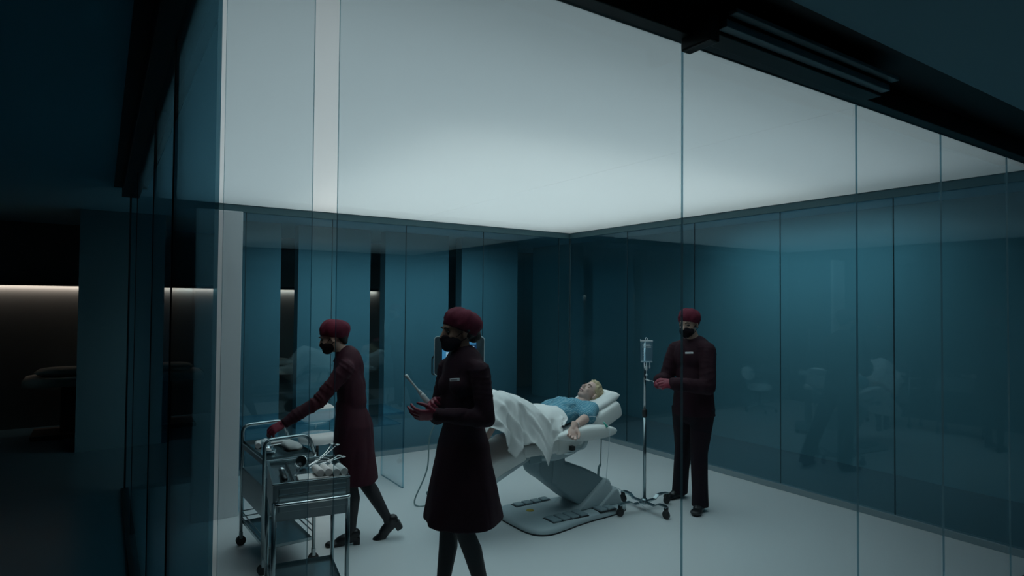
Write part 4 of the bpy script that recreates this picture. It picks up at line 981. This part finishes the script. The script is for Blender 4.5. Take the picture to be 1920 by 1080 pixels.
# ------------------------------------------------------------------ trolleys and what lies on them
M_steel_d = mat('dull_steel', (0.34, 0.41, 0.43), 0.36, metal=1.0)
M_gauze = mat('white_gauze', (0.80, 0.81, 0.80), 0.9, spec=0.1, bump=0.4, bump_scale=260)
M_instr = mat('dark_instrument', (0.05, 0.06, 0.065), 0.3, metal=0.8)
def castors(root, pts, par=None):
    for x, y in pts:
        lg = obj('castor', cyl(B(), (x, y-0.012, 0.034), (x, y+0.012, 0.034), 0.034, 20), M_rubber, root, auto=0.7)
        obj('castor_fork', box(B(), (x-0.011, y-0.016, 0.05), (x+0.011, y+0.016, 0.10), 0.003), M_steel_d, lg)

# rear trolley: two tube hoops carrying a tray on top, an apron panel and a lower shelf
RO = V((-4.43, -2.22, 0)); RT = thing('instrument_trolley', 'steel trolley with looped tube rails, rear one of the two, white towels on top', 'trolley', RO, math.radians(2.5))
xw, yd, zt_ = 0.165, 0.30, 0.74
for s, nm in ((-1, 'front'), (1, 'rear')):
    y = s*yd
    pts = fillet_path([(-xw, y, 0.075), (-xw, y, 0.865), (xw*0.72, y, 0.872), (xw, y, 0.735)], 0.055, 7)
    obj('hoop_rail', tube(B(), pts, 0.0125, 12), M_steel, RT, True)
    obj('post', cyl(B(), (xw, y, 0.075), (xw, y, 0.745), 0.0115, 12), M_steel, RT, True)
def tray(root, nm, lo, hi, m, lip=0.018, th=0.003, z=None):
    bm = B(); box(bm, (lo[0], lo[1], z), (hi[0], hi[1], z+th))
    for a, b in (((lo[0], lo[1]), (hi[0], lo[1]+th)), ((lo[0], hi[1]-th), (hi[0], hi[1])), ((lo[0], lo[1]+th), (lo[0]+th, hi[1]-th)), ((hi[0]-th, lo[1]+th), (hi[0], hi[1]-th))):
        box(bm, (*a, z), (*b, z+lip))
    return obj(nm, bm, m, root)
tray(RT, 'top_tray', (-xw+0.012, -yd), (xw-0.012, yd), M_steel, 0.022, 0.003, 0.728)
bm = B(); box(bm, (-xw+0.010, -yd-0.006, 0.700), (xw-0.010, -yd+0.002, 0.735), 0.003); box(bm, (-xw-0.004, -yd+0.012, 0.700), (-xw+0.006, yd-0.012, 0.735), 0.003); obj('tray_apron', bm, M_steel_d, RT)
bm = B(); box(bm, (-xw-0.004, -yd+0.01, 0.36), (xw-0.012, yd-0.01, 0.565), 0.006); obj('drawer_box', bm, M_steel_d, RT)
bm = B(); box(bm, (-xw+0.012, -yd-0.004, 0.372), (xw-0.02, -yd+0.008, 0.555), 0.004); obj('drawer_front', bm, M_steel, RT)
tray(RT, 'lower_shelf', (-xw+0.010, -yd), (xw-0.010, yd), M_steel, 0.02, 0.003, 0.155)
for z in (0.205, 0.245):
    for x in (-xw, xw): obj('guard_rail', cyl(B(), (x, -yd, z), (x, yd, z), 0.0045, 8), M_steel, RT, True)
    for y in (yd,): obj('guard_rail', cyl(B(), (-xw, y, z), (xw, y, z), 0.0045, 8), M_steel, RT, True)
castors(RT, [(a*xw, b*yd) for a in (-1, 1) for b in (-1, 1)])
# front trolley: boxy drawer unit with a bar handle
FO = V((-4.470, -3.105, 0)); FT = thing('instrument_trolley', 'boxy steel drawer trolley with a bar handle, nearest of the two, instruments in its top', 'trolley', FO, math.radians(-8.5))
xw2, yd2, zt2 = 0.197, 0.258, 0.80
for a in (-1, 1):
    for b in (-1, 1): obj('leg', cyl(B(), (a*(xw2-0.004), b*(yd2-0.004), 0.07), (a*(xw2-0.004), b*(yd2-0.004), 0.70), 0.0125, 12), M_steel, FT, True)
bm = B(); t_ = 0.004
for lo, hi in (((-xw2, -yd2), (-xw2+t_, yd2)), ((xw2-t_, -yd2), (xw2, yd2)), ((-xw2, yd2-t_), (xw2, yd2)), ((-xw2, -yd2), (xw2, -yd2+t_))):
    box(bm, (*lo, 0.60), (*hi, zt2))
box(bm, (-xw2, -yd2, 0.60), (xw2, yd2, 0.605)); obj('case', bm, M_steel_d, FT)
obj('inner_tray', box(B(), (-xw2+t_, -yd2+t_, 0.776), (xw2-t_, yd2-t_, 0.781)), M_steel, FT)
bm = B()
for lo, hi in (((-xw2-0.006, -yd2-0.006), (xw2+0.006, -yd2+0.010)), ((-xw2-0.006, yd2-0.010), (xw2+0.006, yd2+0.006)), ((-xw2-0.006, -yd2), (-xw2+0.010, yd2)), ((xw2-0.010, -yd2), (xw2+0.006, yd2))):
    box(bm, (*lo, zt2-0.006), (*hi, zt2+0.004), 0.002)
obj('top_rim', bm, M_steel, FT)
dr = obj('drawer_front', box(B(), (-xw2+0.026, -yd2-0.012, 0.650), (xw2-0.016, -yd2-0.002, 0.772), 0.003), M_steel_d, FT)
obj('drawer_ridge', box(B(), (-xw2+0.026, -yd2-0.015, 0.735), (xw2-0.016, -yd2-0.010, 0.745), 0.002), M_steel, dr)
obj('bar_handle', tube(B(), fillet_path([(-xw2+0.012, -yd2-0.004, 0.700), (-xw2+0.012, -yd2-0.045, 0.700), (xw2-0.004, -yd2-0.045, 0.704), (xw2-0.004, -yd2-0.004, 0.704)], 0.03), 0.0095, 12), M_chrome, FT, True)
obj('corner_plate', box(B(), (-xw2-0.004, -yd2-0.006, 0.57), (-xw2+0.018, -yd2+0.004, 0.79), 0.002), M_steel_d, FT)
obj('corner_plate', box(B(), (xw2-0.016, -yd2-0.006, 0.57), (xw2+0.004, -yd2+0.004, 0.79), 0.002), M_steel_d, FT)
tray(FT, 'lower_shelf', (-xw2+0.008, -yd2+0.008), (xw2-0.008, yd2-0.008), M_steel, 0.02, 0.003, 0.16)
castors(FT, [(a*(xw2-0.004), b*(yd2-0.004)) for a in (-1, 1) for b in (-1, 1)])

def on(root_loc, rz, x, y, z): 
    c, s = math.cos(rz), math.sin(rz); return V((root_loc.x+c*x-s*y, root_loc.y+s*x+c*y, z))
rR, rF = math.radians(2.5), math.radians(-8.5)
# on the rear trolley
def roll_bm(r, L_, lay=4):
    bm = B(); rings = []
    for k, x in enumerate((-L_/2, -L_/2+0.004, L_/2-0.004, L_/2)):
        rr = r if 0 < k < 3 else r*0.93
        rings.append([V((x, rr*math.cos(2*PI*i/24), rr+rr*math.sin(2*PI*i/24))) for i in range(24)])
    loft(bm, rings)
    return bm
t = thing('towel_tray', 'shallow steel tray holding a rolled white towel on the rear trolley', 'tray', on(RO, rR, 0.065, -0.10, 0.7315), rR+0.05)
tray(t, 'dish', (-0.075, -0.13), (0.078, 0.13), M_steel, 0.024, 0.002, 0.0)
t = thing('towel', 'thick rolled white towel lying in the tray on the rear trolley', 'towel', on(RO, rR, 0.068, -0.10, 0.7372), rR+0.05)
rings = []
for y in np.linspace(-0.11, 0.11, 16):
    e = max(0.05, 1-abs(y/0.11)**8); rings.append([V((0.052*e*math.copysign(abs(math.cos(a))**0.8, math.cos(a)), float(y), 0.027+0.027*e*math.copysign(abs(math.sin(a))**0.8, math.sin(a))+0.002*math.sin(a*3+float(y)*40))) for a in [2*PI*k/24 for k in range(24)]])
obj('folded_cloth', loft(B(), rings), M_gauze, t, True)
g0 = None
for k, (x, y, lb) in enumerate(((-0.10, 0.13, 'small gauze roll by the looped rail on the rear trolley, leftmost of three'), (-0.065, 0.15, 'small gauze roll on the rear trolley, middle one of three'), (-0.03, 0.17, 'small gauze roll on the rear trolley, rightmost of three'))):
    o = obj('gauze_roll', roll_bm(0.020, 0.09), M_gauze, None, auto=0.9) if g0 is None else g0.copy()
    if g0 is None: g0 = o
    else: C.objects.link(o)
    o.location = on(RO, rR, x, y, 0.7315); o.rotation_euler = (0, 0, 1.4+0.1*k); tag(o, lb, 'gauze roll', 'small gauze rolls on the rear trolley')
t = thing('glass_beaker', "small clear glass beaker under the leaning woman's red glove", 'beaker', on(RO, rR, -0.075, 0.015, 0.7315))
obj('vessel', lathe(B(), [(0.0, 0.0), (0.030, 0.0), (0.032, 0.004), (0.032, 0.07), (0.034, 0.074), (0.0305, 0.074), (0.030, 0.005), (0.0, 0.004)], 24), M_clear, t, True)
t = thing('kidney_dish', 'steel kidney dish with cotton beside the beaker on the rear trolley', 'dish', on(RO, rR, -0.085, -0.09, 0.7315), rR)
lo_ = [(0.042*math.cos(a)*(1-0.25*math.cos(a)*0), 0.075*math.sin(a)+0.0) for a in [2*PI*k/28 for k in range(28)]]
lo_ = [(x+0.020*(y/0.075)**2, y) for x, y in lo_]
bm = B(); loft(bm, [[V((x*q, y*q, z)) for x, y in lo_] for q, z in ((0.78, 0.0), (0.95, 0.025), (1.0, 0.03), (0.97, 0.029), (0.76, 0.004))]); obj('bowl', bm, M_chrome, t, True)
bm = B(); ball(bm, (0.0, 0.01, 0.018), (0.022, 0.035, 0.014)); obj('cotton', bm, M_gauze, t, True)
t = thing('forceps', 'long steel forceps lying across the rear trolley behind the towel', 'forceps', on(RO, rR, 0.02, 0.10, 0.735), 0.2)
for s in (-1, 1):
    obj('shank', tube(B(), smooth_path([(-0.11, 0.002*s, 0.004), (0.0, 0.006*s, 0.006), (0.06, 0.010*s, 0.006), (0.09, 0.022*s, 0.006)], 4), 0.0028, 8), M_chrome, t, True)
    obj('finger_ring', tube(B(), [V((0.108+0.016*math.cos(2*PI*k/16), 0.024*s+0.013*math.sin(2*PI*k/16), 0.006)) for k in range(16)], 0.0025, 6, closed=True), M_chrome, t, True)
tag(obj('folded_drape', box(B(), (-0.08, -0.06, 0), (0.08, 0.06, 0.018), 0.007, 3), M_gauze), 'flat folded white drape at the back of the rear trolley top', 'drape')
o = bpy.data.objects['folded_drape']; o.location = on(RO, rR, 0.065, 0.215, 0.7315); o.rotation_euler = (0, 0, rR)

# on the front trolley
zf = 0.7815
o = tag(obj('folded_gauze', box(B(), (-0.080, -0.055, 0), (0.084, 0.055, 0.026), 0.005, 2), M_gauze), 'flat white pad along the front edge of the nearest trolley', 'gauze pad')
o.location = on(FO, rF, 0.010, -0.188, zf); o.rotation_euler = (0, 0, rF)
g0 = None
for k, lb in enumerate(('white rolled bandage on the nearest trolley, leftmost of four in a row', 'white rolled bandage on the nearest trolley, second from left of four', 'white rolled bandage on the nearest trolley, third from left of four', 'white rolled bandage on the nearest trolley, rightmost of four in a row')):
    o = obj('bandage_roll', roll_bm(0.0215, 0.12), M_gauze, None, auto=0.9) if g0 is None else g0.copy()
    if g0 is None: g0 = o
    else: C.objects.link(o)
    o.location = on(FO, rF, 0.040+0.0432*k, -0.176+0.004*k, zf+(0.0265 if k < 2 else 0.0185)); o.rotation_euler = (0, 0, rF+PI/2+0.12); tag(o, lb, 'bandage roll', 'rolled bandages on the nearest trolley')
o = tag(obj('gauze_stack', box(B(), (-0.043, -0.06, 0), (0.045, 0.06, 0.018), 0.004, 2), M_gauze), 'thin white gauze stack under the two right bandage rolls', 'gauze pad')
o.location = on(FO, rF, 0.138, -0.180, zf+0.001); o.rotation_euler = (0, 0, rF)
t = thing('scope_handle', 'dark steel instrument handle lying at the left side of the nearest trolley', 'instrument', on(FO, rF, -0.135, -0.05, zf), rF+PI/2)
obj('grip', tube(B(), [(-0.14, 0, 0.018), (-0.13, 0, 0.018), (0.02, 0, 0.018), (0.03, 0, 0.018), (0.06, 0, 0.018)], [0.008, 0.016, 0.016, 0.012, 0.012], 14), M_instr, t, True)
obj('collar', tube(B(), [(0.06, 0, 0.018), (0.075, 0, 0.018), (0.10, 0, 0.018)], [0.017, 0.018, 0.014], 14), M_chrome, t, True)
obj('tip', tube(B(), [(0.10, 0, 0.018), (0.13, 0, 0.022)], [0.009, 0.006], 12), M_steel, t, True)
t = thing('divider_bar', 'black bar dividing the instrument compartments of the nearest trolley', 'divider', on(FO, rF, -0.092, 0.0, zf), rF)
obj('strip', box(B(), (-0.004, -0.225, 0.0005), (0.004, 0.225, 0.016), 0.001), M_instr, t)
t = thing('head_lamp', 'round black examination lamp lying on the nearest trolley', 'lamp', on(FO, rF, -0.015, 0.085, zf+0.004), rF-0.5)
Ml = Matrix.Translation((0, 0, 0.034)) @ Matrix.Rotation(1.15, 4, 'X')
obj('lamp_body', lathe(B(), [(0, -0.035), (0.02, -0.035), (0.026, -0.02), (0.034, 0.012), (0.036, 0.02), (0.030, 0.02), (0.024, 0.0), (0, -0.004)], 26, Ml), M_instr, t, True)
obj('lamp_ring', tube(B(), [Ml @ V((0.034*math.cos(2*PI*k/26), 0.034*math.sin(2*PI*k/26), 0.02)) for k in range(26)], 0.0035, 8, closed=True), M_chrome, t, True)
for k, (x, y, rz, lb) in enumerate(((0.085, 0.115, 0.62, 'long thin steel forceps sticking up at the right rear of the nearest trolley'), (0.095, 0.055, 0.40, 'steel scissors-like forceps lying right of the lamp on the nearest trolley'), (-0.055, -0.03, 1.35, 'short steel forceps left of the lamp on the nearest trolley'))):
    t = thing('forceps', lb, 'forceps', on(FO, rF, x, y, zf+0.008), rF+rz, 'forceps on the nearest trolley')
    up = 0.16 if k == 0 else 0.05 if k == 1 else 0.0
    for s in (-1, 1):
        obj('shank', tube(B(), smooth_path([(-0.09, 0.003*s, 0.006), (0.0, 0.006*s, 0.010+up*0.12), (0.07, 0.010*s, 0.012+up*0.3), (0.115, 0.020*s, 0.012+up*0.48)], 4), 0.0028, 8), M_chrome, t, True)
        obj('finger_ring', tube(B(), [V((0.130+0.015*math.cos(2*PI*q/16), 0.022*s+0.012*math.sin(2*PI*q/16), 0.012+up*0.52)) for q in range(16)], 0.0025, 6, closed=True), M_chrome, t, True)
t = thing('tube_coil', 'loosely coiled clear tube behind the bandage rolls on the nearest trolley', 'tube coil', on(FO, rF, 0.08, -0.045, zf+0.005), rF)
obj('coil', tube(B(), smooth_path([V(((0.055+0.004*math.sin(k))*math.cos(k*0.7), (0.050)*math.sin(k*0.7), 0.004+0.006*k/3+0.022*max(0, math.sin(k*0.7+0.3)))) for k in range(22)], 4), 0.003, 8), M_film, t, True)

# ------------------------------------------------------------------ treatment beds in the dim niches
M_bedcloth = mat('beige_bed_cover', (0.58, 0.54, 0.48), 0.8, noise_amt=0.06, noise_scale=6)
M_bedbase = mat('dark_bed_base', (0.10, 0.09, 0.08), 0.6)
def bed(x, y, lb, px_):
    t = thing('treatment_bed', lb, 'treatment bed', (x, y, -0.004), 0.0, 'treatment beds in the niches')
    rings = []
    for z, k in ((0.66, 0.96), (0.67, 1.0), (0.745, 1.0), (0.765, 0.985), (0.775, 0.93)):
        rings.append([V((0.95*k*math.copysign(abs(math.cos(a))**0.18, math.cos(a)), 0.36*k*math.copysign(abs(math.sin(a))**0.25, math.sin(a)), z)) for a in [2*PI*i/48 for i in range(48)]])
    obj('mattress', loft(B(), rings), M_bedcloth, t, True)
    obj('pedestal', box(B(), (-0.55, -0.20, 0.06), (0.55, 0.20, 0.655), 0.01), M_bedbase, t)
    obj('plinth', box(B(), (-0.85, -0.30, 0.0), (0.85, 0.30, 0.06), 0.008), M_bedbase, t)
    p = thing('pillow', lb.replace('treatment bed', 'beige pillow on the treatment bed').replace('dim ', ''), 'pillow', (x+px_, y, 0.771), 0.0, 'pillows on the niche beds')
    bm = B()
    for s in (1, -1):
        vv = [[bm.verts.new(V((0.34*u*(1-0.05*v*v), 0.22*v*(1-0.05*u*u), 0.055+s*0.055*(max(0, 1-u**4)**0.6)*(max(0, 1-v**4)**0.6)))) for v in [q/9-1 for q in range(19)]] for u in [q/9-1 for q in range(19)]]
        for i in range(18):
            for j in range(18): bm.faces.new((vv[i][j], vv[i+1][j], vv[i+1][j+1], vv[i][j+1]))
    bmesh.ops.remove_doubles(bm, verts=bm.verts[:], dist=1e-4); obj('pillow_case', bm, M_bedcloth, p, True)
bed(-5.35, 3.25, 'beige treatment bed in the dim niche left of the wide column', -0.50)
bed(-2.85, 3.25, 'beige treatment bed seen through the column gap behind the leaning woman', -0.45)
